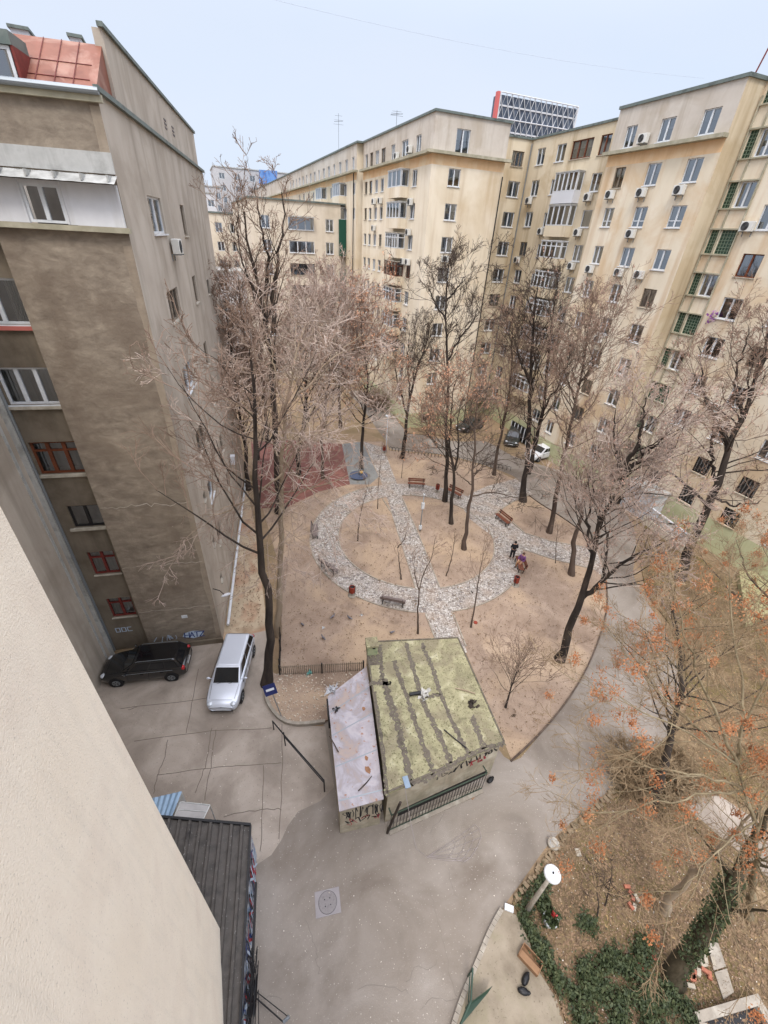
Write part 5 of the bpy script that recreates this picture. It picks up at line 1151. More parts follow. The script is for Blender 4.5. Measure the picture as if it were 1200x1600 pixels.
# pigeons on the soil
def make_pigeon():
    t = bpy.data.objects.new('pigeon', None); col.objects.link(t)
    mb = MB(); mb.ball((0, 0, .13), .13, .065, .07, 10, 7); mb.tube([(.09, 0, .16), (.13, 0, .21), (.145, 0, .235)], [.045, .032, .03], 8); mb.ball((.15, 0, .245), .036, .028, .03, 8, 6); mb.hexa([(-.22,-.03,.11),(-.1,-.04,.11),(-.1,.04,.11),(-.22,.03,.11),(-.22,-.03,.125),(-.1,-.04,.14),(-.1,.04,.14),(-.22,.03,.125)])
    mb.tube([(.18, 0, .243), (.205, 0, .238)], [.008, .003], 5); mb.build('body', mat('pigeon feathers', [L(96,94,100), L(140,136,140)], 6), t, smooth=True, local=True)
    mb = MB(); 
    for y in (-.03, .03): mb.tube([(0, y, .08), (.01, y, .0), (.04, y, .0)], .006, 5)
    mb.build('legs', M['redwood'], t, local=True); return t
pg = make_pigeon()
for i, (u, v, lb) in enumerate(((520,965,'nearest of the three pigeons right of the soil patch centre'), (546,967,'middle pigeon of the row of three'), (505,998,'lowest pigeon on the soil, above the picket fence'), (612,990,'pigeon alone close to the chimney box'), (473,978,'leftmost pigeon on the soil'))):
    o = pg if i == 0 else dup(pg); o.location = G(u, v, .01); o.rotation_euler = (0, 0, rng.uniform(0, 6)); tag(o, lb, 'pigeon', 'pigeons on the park soil')
for u, v, lb in ((565,961,'white crumpled paper right of the pigeons'), (505,982,'white scrap between the pigeons'), (737,925,'small dark stone at the tall sapling')): heap('paper_scrap', G(u, v, .03), .05, M['white'] if 'white' in lb else M['bark_dark'], lb, 'scrap', 12)
mb = MB(); mb.lathe(G(743,973,.01), [(.13, 0), (.13, .05), (.09, .05)], 12); tag(mb.build('clay_pot_rim', M['bin']), 'small round clay rim on the soil right of the right sapling', 'pot')
heap('black_rag', G(802,1118,.03), .06, M['black'], 'black scrap right of the fan shaped young tree', 'scrap', 12)
# asphalt-side wall lamp on brown building and white pipe on its foot
t = empty('wall_lamp', fE.P(.5, 3.4, .2), 'white lamp on a bracket low on the side of the brown building', 'wall lamp'); mb = MB(); mb.tube([fE.P(.4, 3.9, 0), fE.P(.4, 3.7, .35), fE.P(.5, 3.3, .5)], .025, 5); mb.build('bracket', M['darkmetal'], t)
mb = MB(); mb.ball(fE.P(.55, 3.2, .6), .28, .1, .08, rot=.2); mb.build('lamp_head', M['palefar'], t)
t = empty('wall_camera', fE.P(13.4, 6.5, .3), 'white lamp box on a bracket farther along the side of the brown building', 'wall lamp'); mb = MB(); fE.box(mb, 13.2, 13.6, .1, .45, 5.2, 5.9); mb.build('lamp_head', M['palefar'], t)
mb = MB(); mb.tube([fE.P(1, .3, .25), fE.P(20, .3, .25)], .09, 8); tag(mb.build('white_pipe', M['white']), 'long white pipe along the foot of the brown building side wall', 'pipe')
# overhead wire in the sky
mb = MB(); p0, p1 = np.array(PY(430, 0, 30)), np.array(PX(1100, 122, 36.)); pts = [p0+(p1-p0)*s+np.array([0, 0, -4*.35*s*(1-s)]) for s in np.linspace(-.15, 1, 14)]; mb.tube(pts, .007, 4)
tag(mb.build('overhead_cable', paint('cable', L(190,200,215))), 'thin cable crossing the sky towards the right roof', 'cable')
# graffiti and tag on the brown building
t = None
def letters(mb, word, a0, z0, h, sp, w, fr, d, flip=-1):
    S = {'H': [[(0,0),(0,1)],[(1,0),(1,1)],[(0,.5),(1,.5)]], 'A': [[(0,0),(.5,1),(1,0)],[(.2,.4),(.8,.4)]], 'T': [[(.5,0),(.5,1)],[(0,1),(1,1)]], 'Z': [[(0,1),(1,1),(0,0),(1,0)]]}
    for k, c in enumerate(word):
        for st in S[c]: ribbon(mb, fr, [(a0+flip*(k*sp+x*h*.62+y*.04), z0+y*h) for x, y in st], w, d)
mb = MB(); ctr_ = (1.45, 1.0); mb.poly([fF.P(ctr_[0]+.62*math.cos(a)*rng.uniform(.85, 1.1), ctr_[1]+.3*math.sin(a)*rng.uniform(.8, 1.1), .125) for a in np.linspace(0, 6, 16)]); mb.build('graffiti_patch', M['scribw'], Lb)
mb = MB(); letters(mb, 'HATZ', 1.95, .8, .4, .27, .06, fF, .129); mb.build('graffiti', M['scribb'], Lb)
mb = MB(); scribble(mb, fF, 2.3, 3.6, .7, 1.2, 5, .05, 77, .125); mb.build('graffiti', M['scribw'], Lb)
mb = MB()
for a in (5.3, 5.0, 4.7):
    for s in ([(a, 1.45), (a+.2, 1.45), (a+.2, 1.75), (a, 1.75)],): ribbon(mb, fRc, s+[s[0]] if a != 4.7 else s[::-1], .05, .012)
mb.build('graffiti', M['scribw'], Lb)
# ================================================================ cars
CP = {}
def car(label, pos, ang, pm, L_=4.4, W_=1.74, Hh_=1.46, wagon=True, rails=False, name='parked_car'):
    t = empty(name, (pos[0], pos[1], .012), label, 'car', None, ang); hl, w = L_/2, W_/2
    st = [(hl, .60, .66, .34), (hl-.07, .66, .80, .24), (hl-.25, .74, .92, .2), (hl-.6, .83, .98, .2), (hl-1.0, .91, 1, .2), (hl-1.25, .95, 1, .2), (0, .97, 1.01, .2), (-hl+.9, .97, 1, .2), (-hl+.4, .97, .98, .2), (-hl+.12, .94, .93, .24), (-hl, .82, .84, .36)]
    mb = MB(); k = 13; vs = []
    for x, h, f, b in st:
        half = [(.80, b), (.95, b+.06), (1.0, .46), (1.0, .6 if h > .62 else h-.06), (.965, h-.05), (.88, h), (0, h+.045)]
        prof = [(-a*w*f, z) for a, z in half[:-1]] + [(0, half[-1][1])] + [(a*w*f, z) for a, z in half[:-1][::-1]]
        vs += [(x, y, z) for y, z in prof]
    n = len(st); fs = [(i*k+j, i*k+j+1, (i+1)*k+j+1, (i+1)*k+j) for i in range(n-1) for j in range(k-1)] + [(i*k+k-1, i*k, (i+1)*k, (i+1)*k+k-1) for i in range(n-1)]
    fs += [tuple(range(k)), tuple((n-1)*k+j for j in range(k-1, -1, -1))]; mb.add(vs, fs)
    body = mb.build('body', pm, t, smooth=True, local=True); sm = body.modifiers.new('s', 'SUBSURF'); sm.levels = sm.render_levels = 2
    # cabin: stations of (x, half width bottom, half width top, z0, z1)
    xf, xr = hl-1.15, -hl+(.12 if wagon else .55); xtf, xtr = hl-1.85, -hl+(.45 if wagon else 1.15); z0, z1 = .93, Hh_-.03; wb, wt = w*.93, w*.74
    mb = MB(); b8 = [(xr,-wb,z0),(xf,-wb*.9,z0),(xf,wb*.9,z0),(xr,wb,z0),(xtr,-wt,z1),(xtf,-wt,z1),(xtf,wt,z1),(xtr,wt,z1)]
    mb.hexa(b8); mb.hexa([(xtr,-wt,z1-.01),(xtf,-wt,z1-.01),(xtf,wt,z1-.01),(xtr,wt,z1-.01),(xtr+.1,-wt*.85,z1+.035),(xtf-.1,-wt*.85,z1+.035),(xtf-.1,wt*.85,z1+.035),(xtr+.1,wt*.85,z1+.035)])
    o = mb.build('cabin', pm, t, local=True, bevel=.05)
    gm = M.setdefault('carglass', paint('car glass', L(24,28,32), .06, 0, .7)); V = [np.array(p) for p in b8]
    def pan(a, b_, c, d, mx, mz0, mz1, out): # bilinear inset quad
        f = lambda s, r: (a*(1-s)+b_*s)*(1-r)+(d*(1-s)+c*s)*r + np.array(out)
        return [f(mx[0], mz0), f(mx[1], mz0), f(mx[1], mz1), f(mx[0], mz1)]
    mb = MB(); mb.quad(*pan(V[1], V[2], V[6], V[5], (.05, .95), .06, .93, (.018, 0, .01))); mb.build('windscreen', gm, t, local=True)
    mb = MB(); mb.quad(*pan(V[3], V[0], V[4], V[7], (.08, .92), .18, .88, (-.018, 0, .01))); mb.build('rear_window', gm, t, local=True)
    for a, b_, c, d, sg in ((V[0], V[1], V[5], V[4], -1), (V[2], V[3], V[7], V[6], 1)):
        for s0, s1 in (((.05,.27),(.30,.56),(.59,.88)) if sg < 0 else ((.12,.41),(.44,.70),(.73,.95))):
            mb = MB(); mb.quad(*pan(a, b_, c, d, (s0, s1), .12, .86, (0, sg*.012, .004))); mb.build('side_window', gm, t, local=True)
    tyre = M.setdefault('tyre', paint('tyre rubber', L(30,30,32), .8)); 
    for x in (hl-.82, -hl+.78):
        for sg in (-1, 1):
            mb = MB(); mb.tube([(x, sg*(w-.2), .31), (x, sg*(w+.005), .31)], .36, 22); mb.build('wheel_arch', M['black'], t, local=True)
            mb = MB(); mb.tube([(x, sg*(w-.2), .31), (x, sg*(w+.01), .31), (x, sg*(w+.02), .31)], [.31, .31, .28], 22); wh = mb.build('wheel', tyre, t, local=True, smooth=False)
            mb = MB(); mb.tube([(x, sg*(w+.012), .31), (x, sg*(w+.026), .31)], .2, 18)
            mb.build('rim', M['steel'], wh, local=True)
            mb = MB()
            for i in range(5): a = 2*math.pi*i/5; mb.tube([(x+.06*math.cos(a), sg*(w+.029), .31+.06*math.sin(a)), (x+.17*math.cos(a+.3), sg*(w+.029), .31+.17*math.sin(a+.3))], .022, 4)
            mb.build('spoke_gap', M['black'], wh, local=True)
    for sg in (-1, 1):
        mb = MB(); mb.ball((hl-.2, sg*w*.66, .66), .16, .17, .085, 12, 8, rot=-sg*.5); mb.build('headlight', paint('lamp glass', L(206,212,218), .1, .2, .8), t, local=True, smooth=True)
        mb = MB(); mb.ball((-hl+.13, sg*w*.80, .83), .1, .12, .15, 12, 8); mb.build('tail_light', paint('tail lamp', L(190,30,36), .15, 0, .6), t, local=True, smooth=True)
        mb = MB(); mb.ball((xf-.28, sg*(w+.1), 1.0), .06, .1, .065, 10, 7); mb.tube([(xf-.28, sg*w*.9, .95), (xf-.28, sg*(w+.05), .98)], .02, 5); mb.build('mirror', pm, t, local=True, smooth=True)
        mb = MB(); mb.tube([(xf-.95, sg*(w+.004), .78), (xf-1.1, sg*(w+.004), .78)], .018, 5); mb.tube([(xf-1.95, sg*(w+.004), .79), (xf-2.1, sg*(w+.004), .79)], .018, 5); mb.build('door_handle', pm, t, local=True)
        if rails: mb = MB(); mb.tube([(xtf-.1, sg*wt*.92, z1+.02), (xtf-.2, sg*wt*.92, z1+.07), (xtr+.2, sg*wt*.92, z1+.07), (xtr+.1, sg*wt*.92, z1+.02)], .016, 5); mb.build('roof_rail', M['steel'], t, local=True)
        mb = MB(); mb.tube([(xf-.1, sg*(w*1.003), .9), (xr+.5, sg*(w*1.003), .91)], .012, 4); mb.build('window_trim', M['steel'] if rails else M['black'], t, local=True)
    mb = MB()
    for sg in (-1, 1):
        for xx in (xf-.25, xf-1.3, xf-2.25): mb.tube([(xx, sg*(w*1.004), .3), (xx-.03, sg*(w*1.008), .6), (xx-.06, sg*(w*.985), .92)], .007, 4)
    mb.tube([(xf+.02, -w*.8, .955), (hl-.35, -w*.72, .83)], .006, 4); mb.tube([(xf+.02, w*.8, .955), (hl-.35, w*.72, .83)], .006, 4); mb.tube([(hl-.3, -w*.6, .80), (hl-.3, w*.6, .80)], .006, 4)
    mb.build('panel_gap', M['black'], t, local=True)
    mb = MB(); mb.box(hl-.03, hl+.008, -.26, .26, .36, .47); mb.build('number_plate', M['white'], t, local=True); mb = MB(); mb.box(-hl-.006, -hl+.03, -.26, .26, .56, .67); mb.build('number_plate', M['white'], t, local=True)
    mb = MB(); mb.ball((hl-.055, 0, .6), .06, .34, .045, 14, 6); mb.build('grille', M['black'], t, local=True, smooth=True)
    mb = MB(); mb.box(hl-.16, hl-.0, -.55, .55, .27, .33); mb.build('bumper_grille', M['black'], t, local=True)
    mb = MB(); mb.tube([(xf+.03, -.45, .955), (xf-.1, .05, 1.03)], .01, 4); mb.tube([(xf+.03, .15, .955), (xf-.1, .6, 1.03)], .01, 4); mb.build('wiper', M['black'], t, local=True)
    return t
silver = paint('silver paint', L(214,219,228), .28, .3, .5, .6); blackp = paint('black paint', L(16,18,22), .2, 0, .6, .8); whitep = paint('white paint', L(225,226,228), .3, 0, .5, .5); darkp = paint('dark green grey paint', L(52,56,54), .3, .1, .5, .5)
a, b_ = np.array(G2(352,1092,.3)), np.array(G2(372,1005,.9)); d = a-b_; c = (a+b_)/2
car('silver estate car parked facing the camera by the big dark trunk', c, math.atan2(d[1], d[0]), silver, L_=4.5, W_=1.72)
a, b_ = np.array(G2(170,1050,.4)), np.array(G2(290,1036,.5)); d = a-b_; c = (a+b_)/2
car('black estate car with a silver window line parked along the wall of the brown building', c+np.array([.0,.15]), math.atan2(d[1], d[0]), blackp, L_=4.35, rails=True)
def carpx(p, q, label, pm, **k): a, b_ = np.array(G2(*p, .4)), np.array(G2(*q, .4)); c = (a+b_)/2; d = a-b_; car(label, c, math.atan2(d[1], d[0]), pm, **k)
carpx((820,716),(868,704),'white hatchback parked on the lane behind the big double trunk', whitep, wagon=False, L_=4.0)
carpx((796,700),(806,672),'dark car parked nose-on beside the garage grille, right of the dark covered one', darkp, L_=4.2)
carpx((714,672),(752,660),'dark car parked behind the slim trunks in front of the corner block', darkp, wagon=False, L_=4.2)
carpx((880,712),(905,720),'brown red car mostly hidden behind the trunks right of the white hatchback', paint('maroon paint', L(110,60,56), .3, .1, .5, .4), L_=4.2)
t = empty('garage_grille', PX(806,665,35.1), 'white barred dark opening at ground level of the ochre block above the dark parked car', 'gate'); mb = MB(); mb.box(35.0, 35.19, 38.6, 42.2, .2, 2.0)
mb.build('opening', M['black'], t); mb = MB(); 
for i in range(6): mb.tube([(34.97, 38.7+.68*i, .2), (34.97, 38.7+.68*i, 2.0)], .05, 5)
mb.build('bar', M['white'], t)
# ================================================================ people (skinned skeletons)
def skin(name, J, E_, m, parent, sub=2):
    """J: list of (xyz, radius); E_: edges"""
    me = bpy.data.meshes.new(name); me.from_pydata([tuple(map(float, j[0])) for j in J], E_, []); me.materials.append(m)
    o = bpy.data.objects.new(name, me); col.objects.link(o); o.parent = parent; reg(o, parent)
    s = o.modifiers.new('skin', 'SKIN'); s.use_smooth_shade = True
    for i, j in enumerate(J): me.skin_vertices[0].data[i].radius = (j[1], j[1])
    me.skin_vertices[0].data[0].use_root = True
    q = o.modifiers.new('sub', 'SUBSURF'); q.levels = q.render_levels = sub; return o
def person(label, loc, rz, pose, top_m, leg_m, hair_m):
    t = empty('person', loc, label, 'person', None, rz); skm = M.setdefault('skin', paint('skin', L(206,160,134), .6)); sit = pose == 'sit'
    hz_ = .48 if sit else .92; J, E_ = [], []
    def add(p, r, par=None): J.append((p, r)); i = len(J)-1; (E_.append((par, i)) if par is not None else None); return i
    pel = add((0,0,hz_), .13); sp = add((0,.0,hz_+.2), .125, pel); ch = add((0,.0,hz_+.4), .15, sp); nk = add((0,.0,hz_+.56), .055, ch); hd = add((0,.02,hz_+.68), .09, nk); tp = add((0,.02,hz_+.77), .07, hd); nose = add((0,.12,hz_+.68), .018, hd)
    legs, arms = [], []
    for s in (-1, 1):
        hp_ = add((s*.1,0,hz_-.04), .095, pel); kn = add((s*.12,.42,hz_+.02), .07, hp_) if sit else add((s*.11,.03,hz_*.53), .068, hp_); an = add((s*.12,.46,.09), .045, kn) if sit else add((s*.12,-.0,.09), .045, kn); ft = add((s*.13,an and J[an][0][1]+.17,.04), .04, an); legs.append((hp_, kn, an, ft))
        sh = add((s*.19,0,hz_+.48), .065, ch); el = add((s*.25,.06 if sit else -.03,hz_+.24), .048, sh); wr = add((s*.16,.28,hz_+.14) if sit else (s*.2,.16,hz_+.1), .032, el); pa = add((s*.12,.33,hz_+.12) if sit else (s*.16,.22,hz_+.08), .034, wr)
        base = np.array(J[pa][0]); 
        for f in range(4): a1 = add(base+np.array([-s*.01+s*(.018*(f-1.5)), .045, .0]), .011, pa); add(base+np.array([-s*.01+s*(.018*(f-1.5)), .075-.006*abs(f-1), -.02]), .009, a1)
        add(base+np.array([-s*.045, .015, .01]), .012, pa); arms.append((sh, el, wr))
    skin('body', J, E_, skm, t)
    g = lambda i, k=1.18, dz=0: (tuple(J[i][0]), J[i][1]*k)
    V = [g(pel), g(sp, 1.25), g(ch, 1.2), ((0,0,hz_+.53), .085)]; E2 = [(0,1),(1,2),(2,3)]
    for a_ in arms: k = len(V); V += [g(a_[0], 1.3), g(a_[1], 1.3), (tuple(np.array(J[a_[1]][0])*.12+np.array(J[a_[2]][0])*.88), .05)]; E2 += [(2,k),(k,k+1),(k+1,k+2)]
    skin('jacket', V, E2, top_m, t)
    V = [((0,0,hz_+.03), .14)]; E2 = []
    for l in legs: k = len(V); V += [g(l[0], 1.15), g(l[1], 1.2), (tuple(np.array(J[l[1]][0])*.1+np.array(J[l[2]][0])*.9), .06)]; E2 += [(0,k),(k,k+1),(k+1,k+2)]
    skin('trousers', V, E2, leg_m, t)
    for l in legs: skin('shoe', [g(l[2], 1.2), g(l[3], 1.35)], [(0,1)], M['black'], t)
    mb = MB(); mb.ball((0,-.015,hz_+.72), .105, .115, .115, 14, 9); mb.build('hair', hair_m, t, smooth=True, local=True)
    mb = MB(); 
    for s in (-1, 1): mb.ball((s*.035,.108,hz_+.705), .012, .008, .008, 8, 5)
    mb.build('eyes', M['black'], t, local=True); mb = MB(); mb.ball((0,.112,hz_+.635), .025, .006, .006, 8, 5); mb.build('mouth', M['redwood'], t, local=True); return t
person('standing person in black coat and dark trousers seen from behind on the ring path', G(799,873,.02), -.45, 'stand', paint('black coat', L(24,24,28), .9), paint('dark trousers', L(30,30,34), .9), paint('dark hair', L(30,26,24), .7))
person('seated person in a purple jacket on the bench next to the standing person in black', (*G2(813,884), .0), 1.9, 'sit', paint('purple jacket', L(118,74,122), .9), paint('tan trousers', L(168,128,92), .9), paint('brown hair', L(90,64,50), .7))
# ================================================================ trees
def nrm(a): return a/(np.linalg.norm(a, axis=-1, keepdims=True)+1e-9)
def tubes(P, Rr, S):
    N_, K, _ = P.shape; T = np.empty_like(P); T[:, 1:-1] = P[:, 2:]-P[:, :-2]; T[:, 0] = P[:, 1]-P[:, 0]; T[:, -1] = P[:, -1]-P[:, -2]; T = nrm(T)
    ref = np.where(np.abs(T[:, :1, 2:3]) < .9, np.array([0, 0, 1.]), np.array([1., 0, 0])); A = nrm(np.cross(T, np.broadcast_to(ref, T.shape))); B_ = np.cross(T, A)
    w = 2*np.pi*np.arange(S)/S; V = P[:, :, None]+(A[:, :, None]*np.cos(w)[None, None, :, None]+B_[:, :, None]*np.sin(w)[None, None, :, None])*Rr[:, :, None, None]
    idx = np.arange(N_*K*S).reshape(N_, K, S); a = idx[:, :-1]; b_ = idx[:, 1:]; F = np.stack([a, np.roll(a, -1, 2), np.roll(b_, -1, 2), b_], -1).reshape(-1, 4); return V.reshape(-1, 3), F
def grow(S0, D0, Ln, r0, K, curl, up, taper=.35):
    n = len(S0); P = np.empty((n, K, 3)); P[:, 0] = S0; d = nrm(D0); step = (Ln/(K-1))[:, None]
    for k in range(1, K): d = nrm(d+rng.normal(0, curl, (n, 3))+np.array([0, 0, up])); P[:, k] = P[:, k-1]+d*step
    R_ = r0[:, None]*np.linspace(1, taper, K)[None]; return P, R_
def children(P, R_, npar, t0, ang, lenf, K, curl, up, rf=.55, lmin=.15, taper=.35, sh=.4):
    N_, Kp, _ = P.shape; par = np.repeat(np.arange(N_), npar); n = len(par); t = t0+(1-t0)*rng.random(n)**.8; f = t*(Kp-1); i = np.minimum(f.astype(int), Kp-2); w = (f-i)[:, None]
    S0 = P[par, i]*(1-w)+P[par, i+1]*w; T = nrm(P[par, i+1]-P[par, i]); rr = R_[par, i]*(1-w[:, 0])+R_[par, i+1]*w[:, 0]
    q = rng.normal(0, 1, (n, 3)); q = nrm(q-(q*T).sum(-1, keepdims=True)*T); a = np.radians(rng.normal(ang, ang*.28, n))[:, None]; D0 = T*np.cos(a)+q*np.sin(a)
    Lp = np.linalg.norm(np.diff(P, axis=1), axis=-1).sum(1)[par]; Ln = np.maximum(Lp*lenf*(1-sh*t)*rng.uniform(.6, 1.25, n), lmin); return grow(S0, D0, Ln, np.maximum(rr*rf, .004), K, curl, up, taper)
def resample(pts, K):
    P = np.array(smooth3(pts)); s = np.r_[0, np.cumsum(np.linalg.norm(np.diff(P, axis=0), axis=1))]; q = np.linspace(0, s[-1], K); return np.stack([np.interp(q, s, P[:, k]) for k in range(3)], 1)
def smooth3(pts, k=5):
    P = np.array(pts, float); n = len(P); out = []
    if n < 3: return P
    for i in range(n-1):
        p0, p1, p2, p3 = P[max(i-1, 0)], P[i], P[i+1], P[min(i+2, n-1)]
        for j in range(k): t = j/k; out.append(.5*((2*p1)+(-p0+p2)*t+(2*p0-5*p1+4*p2-p3)*t*t+(-p0+3*p1-3*p2+p3)*t**3))
    out.append(P[-1]); return np.array(out)
def tree(label, stems, r0, n1=24, spread=4., f0=.35, ang=48, up=.12, dens=(6, 5, 4), bark='bark_dark', twig='twig_brown', leaf=None, nleaf=0, ls=.05, clusters=0, cs=.16, name='bare_tree', droop=0, group=None, tr=.008, lenf=(.62, .6, .62), rs=None, l1curl=.14):
    """stems: list of 3D polylines; first one starts at the foot"""
    dens = (dens[0], dens[1], max(2, dens[2]-1)); base = stems[0][0]; t = empty(name, (float(base[0]), float(base[1]), 0), label, 'tree' if name != 'sapling' else 'young tree', group)
    Vs, Fs, o = [], [], 0; LP, LR = [], []
    for k, s in enumerate(stems):
        K = 16; P = resample(s, K)[None]; P[:, 1:-1] += rng.normal(0, r0*.22, (1, K-2, 3)); rk = r0 if k == 0 else (rs[k-1] if rs else r0*.62); R_ = rk*(np.linspace(1, .12, K)**.9)[None]
        if k == 0: R_[0, 0] *= 1.45; R_[0, 1] *= 1.08; P[0, 0, 2] -= .08
        V, F = tubes(P, R_*(1+rng.normal(0, .04, R_.shape)), 9); Vs.append(V); Fs.append(F+o); o += len(V)
        m_ = max(4, int(n1*np.linalg.norm(np.diff(P[0], axis=0), axis=1).sum()/sum(np.linalg.norm(np.diff(resample(q, 8), axis=0), axis=1).sum() for q in stems)+.5)); ff = f0 if k == 0 else .12
        tt = ff+(1-ff)*(np.arange(m_)+rng.random(m_))/m_; f = tt*(K-1); i = np.minimum(f.astype(int), K-2); w = (f-i)[:, None]; S0 = P[0, i]*(1-w)+P[0, i+1]*w; T = nrm(P[0, i+1]-P[0, i]); rr = R_[0, i]
        az = rng.uniform(0, 2*np.pi, m_); q = np.c_[np.cos(az), np.sin(az), np.zeros(m_)]; a = np.radians(rng.normal(ang, 9, m_))[:, None]; D0 = T*np.cos(a)+q*np.sin(a)
        Ln = 1.75*spread*rng.uniform(.6, 1.1, m_)*(1-.55*((tt-ff)/(1-ff))**1.5); LP.append(grow(S0, D0, Ln, np.clip(rr*.36, .010, .06), 7, l1curl, up, .25))
    P1 = np.concatenate([x[0] for x in LP]); R1 = np.concatenate([x[1] for x in LP]); V, F = tubes(P1, R1, 5); Vs.append(V); Fs.append(F+o)
    npmesh('trunk', np.vstack(Vs), np.vstack(Fs), M[bark], t)
    P2, R2 = children(P1, R1, dens[0], .18, 42, lenf[0], 5, .11, up*.8-droop*.5, .6, .3); P3, R3 = children(P2, R2, dens[1], .15, 42, lenf[1], 4, .12, up*.6-droop, .6, .2); P4, R4 = children(P3, R3, dens[2], .15, 38, lenf[2], 3, .18, up*.4-droop, .7, .16)
    Vs, Fs, o = [], [], 0
    for P, R_, S in ((P2, np.maximum(R2, tr*1.5), 4), (P3, np.maximum(R3, tr*1.15), 3), (P4, np.maximum(R4, tr), 3)): V, F = tubes(P, R_, S); Vs.append(V); Fs.append(F+o); o += len(V)
    npmesh('crown', np.vstack(Vs), np.vstack(Fs), M[twig], t)
    if nleaf:
        if clusters:
            pick = rng.integers(0, len(P3), clusters); C = P3[pick, -1]; m_ = max(1, nleaf//clusters); Q = np.repeat(C, m_, 0)+rng.normal(0, 1, (clusters*m_, 3))*np.array([cs, cs, cs*1.3])*np.repeat(rng.uniform(.5, 1.3, clusters), m_)[:, None]-np.array([0, 0, cs*.6])
        else: pick = rng.integers(0, len(P4), nleaf); Q = P4[pick, rng.integers(1, 3, nleaf)]+rng.normal(0, .05, (nleaf, 3))
        V, F = flakes(Q, np.full(len(Q), ls), .9); npmesh('dry_leaves' if not clusters else 'seed_clusters', V, F, M[leaf], t, smooth=False)
    return t
# --- left group
b0 = (417,1068)
tree('nearest big tree with a thick black trunk rising beside the silver car', [TP(b0, [(421,970),(411,883),(399,770),(400,700),(398,640),(392,560)])], .26, 16, 3.2, .5, 55, .1, (5,5,4), 'bark_dark', 'twig_brown', tr=.009)
b0 = (437,800)
tree('tallest bare tree of the left group, its dark trunk forking high up against the sky', [TP(b0, [(433,712),(426,625),(425,575),(416,512),(410,460),(392,395),(382,330)]), TP(b0, [(428,520),(427,460),(436,390),(444,330),(440,300)])[1:], TP(b0, [(412,462),(418,410),(404,330),(400,285)])[1:], TP(b0, [(418,505),(385,430),(372,360),(368,310)])[1:]], .32, 34, 2.3, .5, 34, .12, (5,4,3), 'bark_dark', 'twig_brown', tr=.010, rs=(.17,.12,.1))
b0 = (434,992)
tree('tan barked tree with wide drooping pale branches over the park corner', [TP(b0, [(437,940),(440,860),(440,725),(443,675),(449,620),(462,560),(478,505)]), TP(b0, [(441,725),(470,690),(520,672),(570,664)])[1:], TP(b0, [(441,740),(400,770),(350,800),(300,830)], -1.5)[1:], TP(b0, [(443,720),(480,760),(515,800)], -2)[1:], TP(b0, [(443,690),(400,650),(350,620),(315,610)], -.8)[1:], TP(b0, [(447,640),(510,570),(570,520)], .5)[1:], TP(b0, [(438,760),(440,840),(420,890)], -2.5)[1:], TP(b0, [(445,650),(425,560),(410,500)], 1)[1:]],
     .2, 72, 2.7, .5, 54, .01, (5,4,4), 'bark_tan', 'twig_pink', 'leaf_pink', 600, .03, droop=.03, tr=.0085, rs=(.055,.055,.04,.045,.06,.035,.06), l1curl=.2)
b0 = (466,742)
tree('dark trunk behind the tan barked tree at the edge of the red playground', [TP(b0, [(468,700),(478,640),(476,580),(480,520),(488,470)])], .24, 34, 4.0, .3, 50, .1, (6,5,4), 'bark_dark', 'twig_pink', 'leaf_pink', 2200, .05, tr=.012)
b0 = (505,748)
tree('thin tree in the middle of the red playground under a pinkish crown', [TP(b0, [(502,690),(508,640),(515,580),(522,520),(528,480)])], .16, 32, 4.2, .3, 50, .1, (6,5,4), 'bark_mid', 'twig_pink', 'leaf_pink', 2600, .05, tr=.012)
b0 = (532,668)
tree('far tree with a pinkish brown crown behind the playground', [TP(b0, [(530,620),(528,560),(525,500),(522,455)])], .2, 34, 4.6, .25, 50, .1, (6,5,4), 'bark_mid', 'twig_pink', 'leaf_pink', 2600, .06, tr=.015)
b0 = (565,735)
tree('slender dark tree with a peach coloured leafy crown left of the straight path', [TP(b0, [(566,690),(570,640),(575,600),(568,540),(562,480)])], .19, 34, 4.0, .3, 50, .12, (6,5,4), 'bark_dark', 'twig_brown', 'leaf_peach', 5500, .055, tr=.012)
for i, (u, v, tu, tv, r, lb) in enumerate(((388,765,352,470,.2,'dark tree close to the side wall of the brown building'), (402,718,372,430,.22,'second dark tree beside the brown building, farther from the camera'), (418,690,400,440,.2,'third dark tree in the row behind the brown building'), (375,740,344,520,.16,'hazy brown tree squeezed against the far corner of the brown building'))):
    b0 = (u, v); tree(lb, [TP(b0, [(u-4, v-60), ((u*2+tu)/3, (v*2+tv)/3-10), ((u+2*tu)/3, (v+2*tv)/3), (tu, tv)])], r, 32, 3.3, .25, 45, .14, (6,5,4), 'bark_dark', 'twig_brown' if i != 2 else 'twig_pink', 'leaf_pink', 3500 if i > 1 else 1200, .05, tr=.012)
# --- middle
b0 = (628,716)
tree('dark forked tree with fine upright branches on the left of the two top benches', [TP(b0, [(633,680),(640,630),(648,590),(665,540),(672,505)]), TP(b0, [(637,650),(622,600),(618,560),(628,530)])[1:], TP(b0, [(640,620),(638,560),(640,515)])[1:]], .23, 34, 2.3, .55, 34, .16, (5,5,4), 'bark_dark', 'twig_dark', tr=.008, rs=(.11,.12))
b0 = (695,783)
tree('tall slim tree with a round fine crown in front of the corner block', [TP(b0, [(697,730),(698,660),(700,600),(699,540),(696,480),(700,425),(703,400)]), TP(b0, [(700,563),(718,530),(740,500),(748,470)])[1:], TP(b0, [(697,500),(675,465),(668,430)])[1:], TP(b0, [(698,470),(722,440),(728,415)])[1:]], .2, 38, 2.5, .5, 42, .12, (5,5,4), 'bark_dark', 'twig_dark', tr=.009, rs=(.1,.08,.08))
b0 = (705,818)
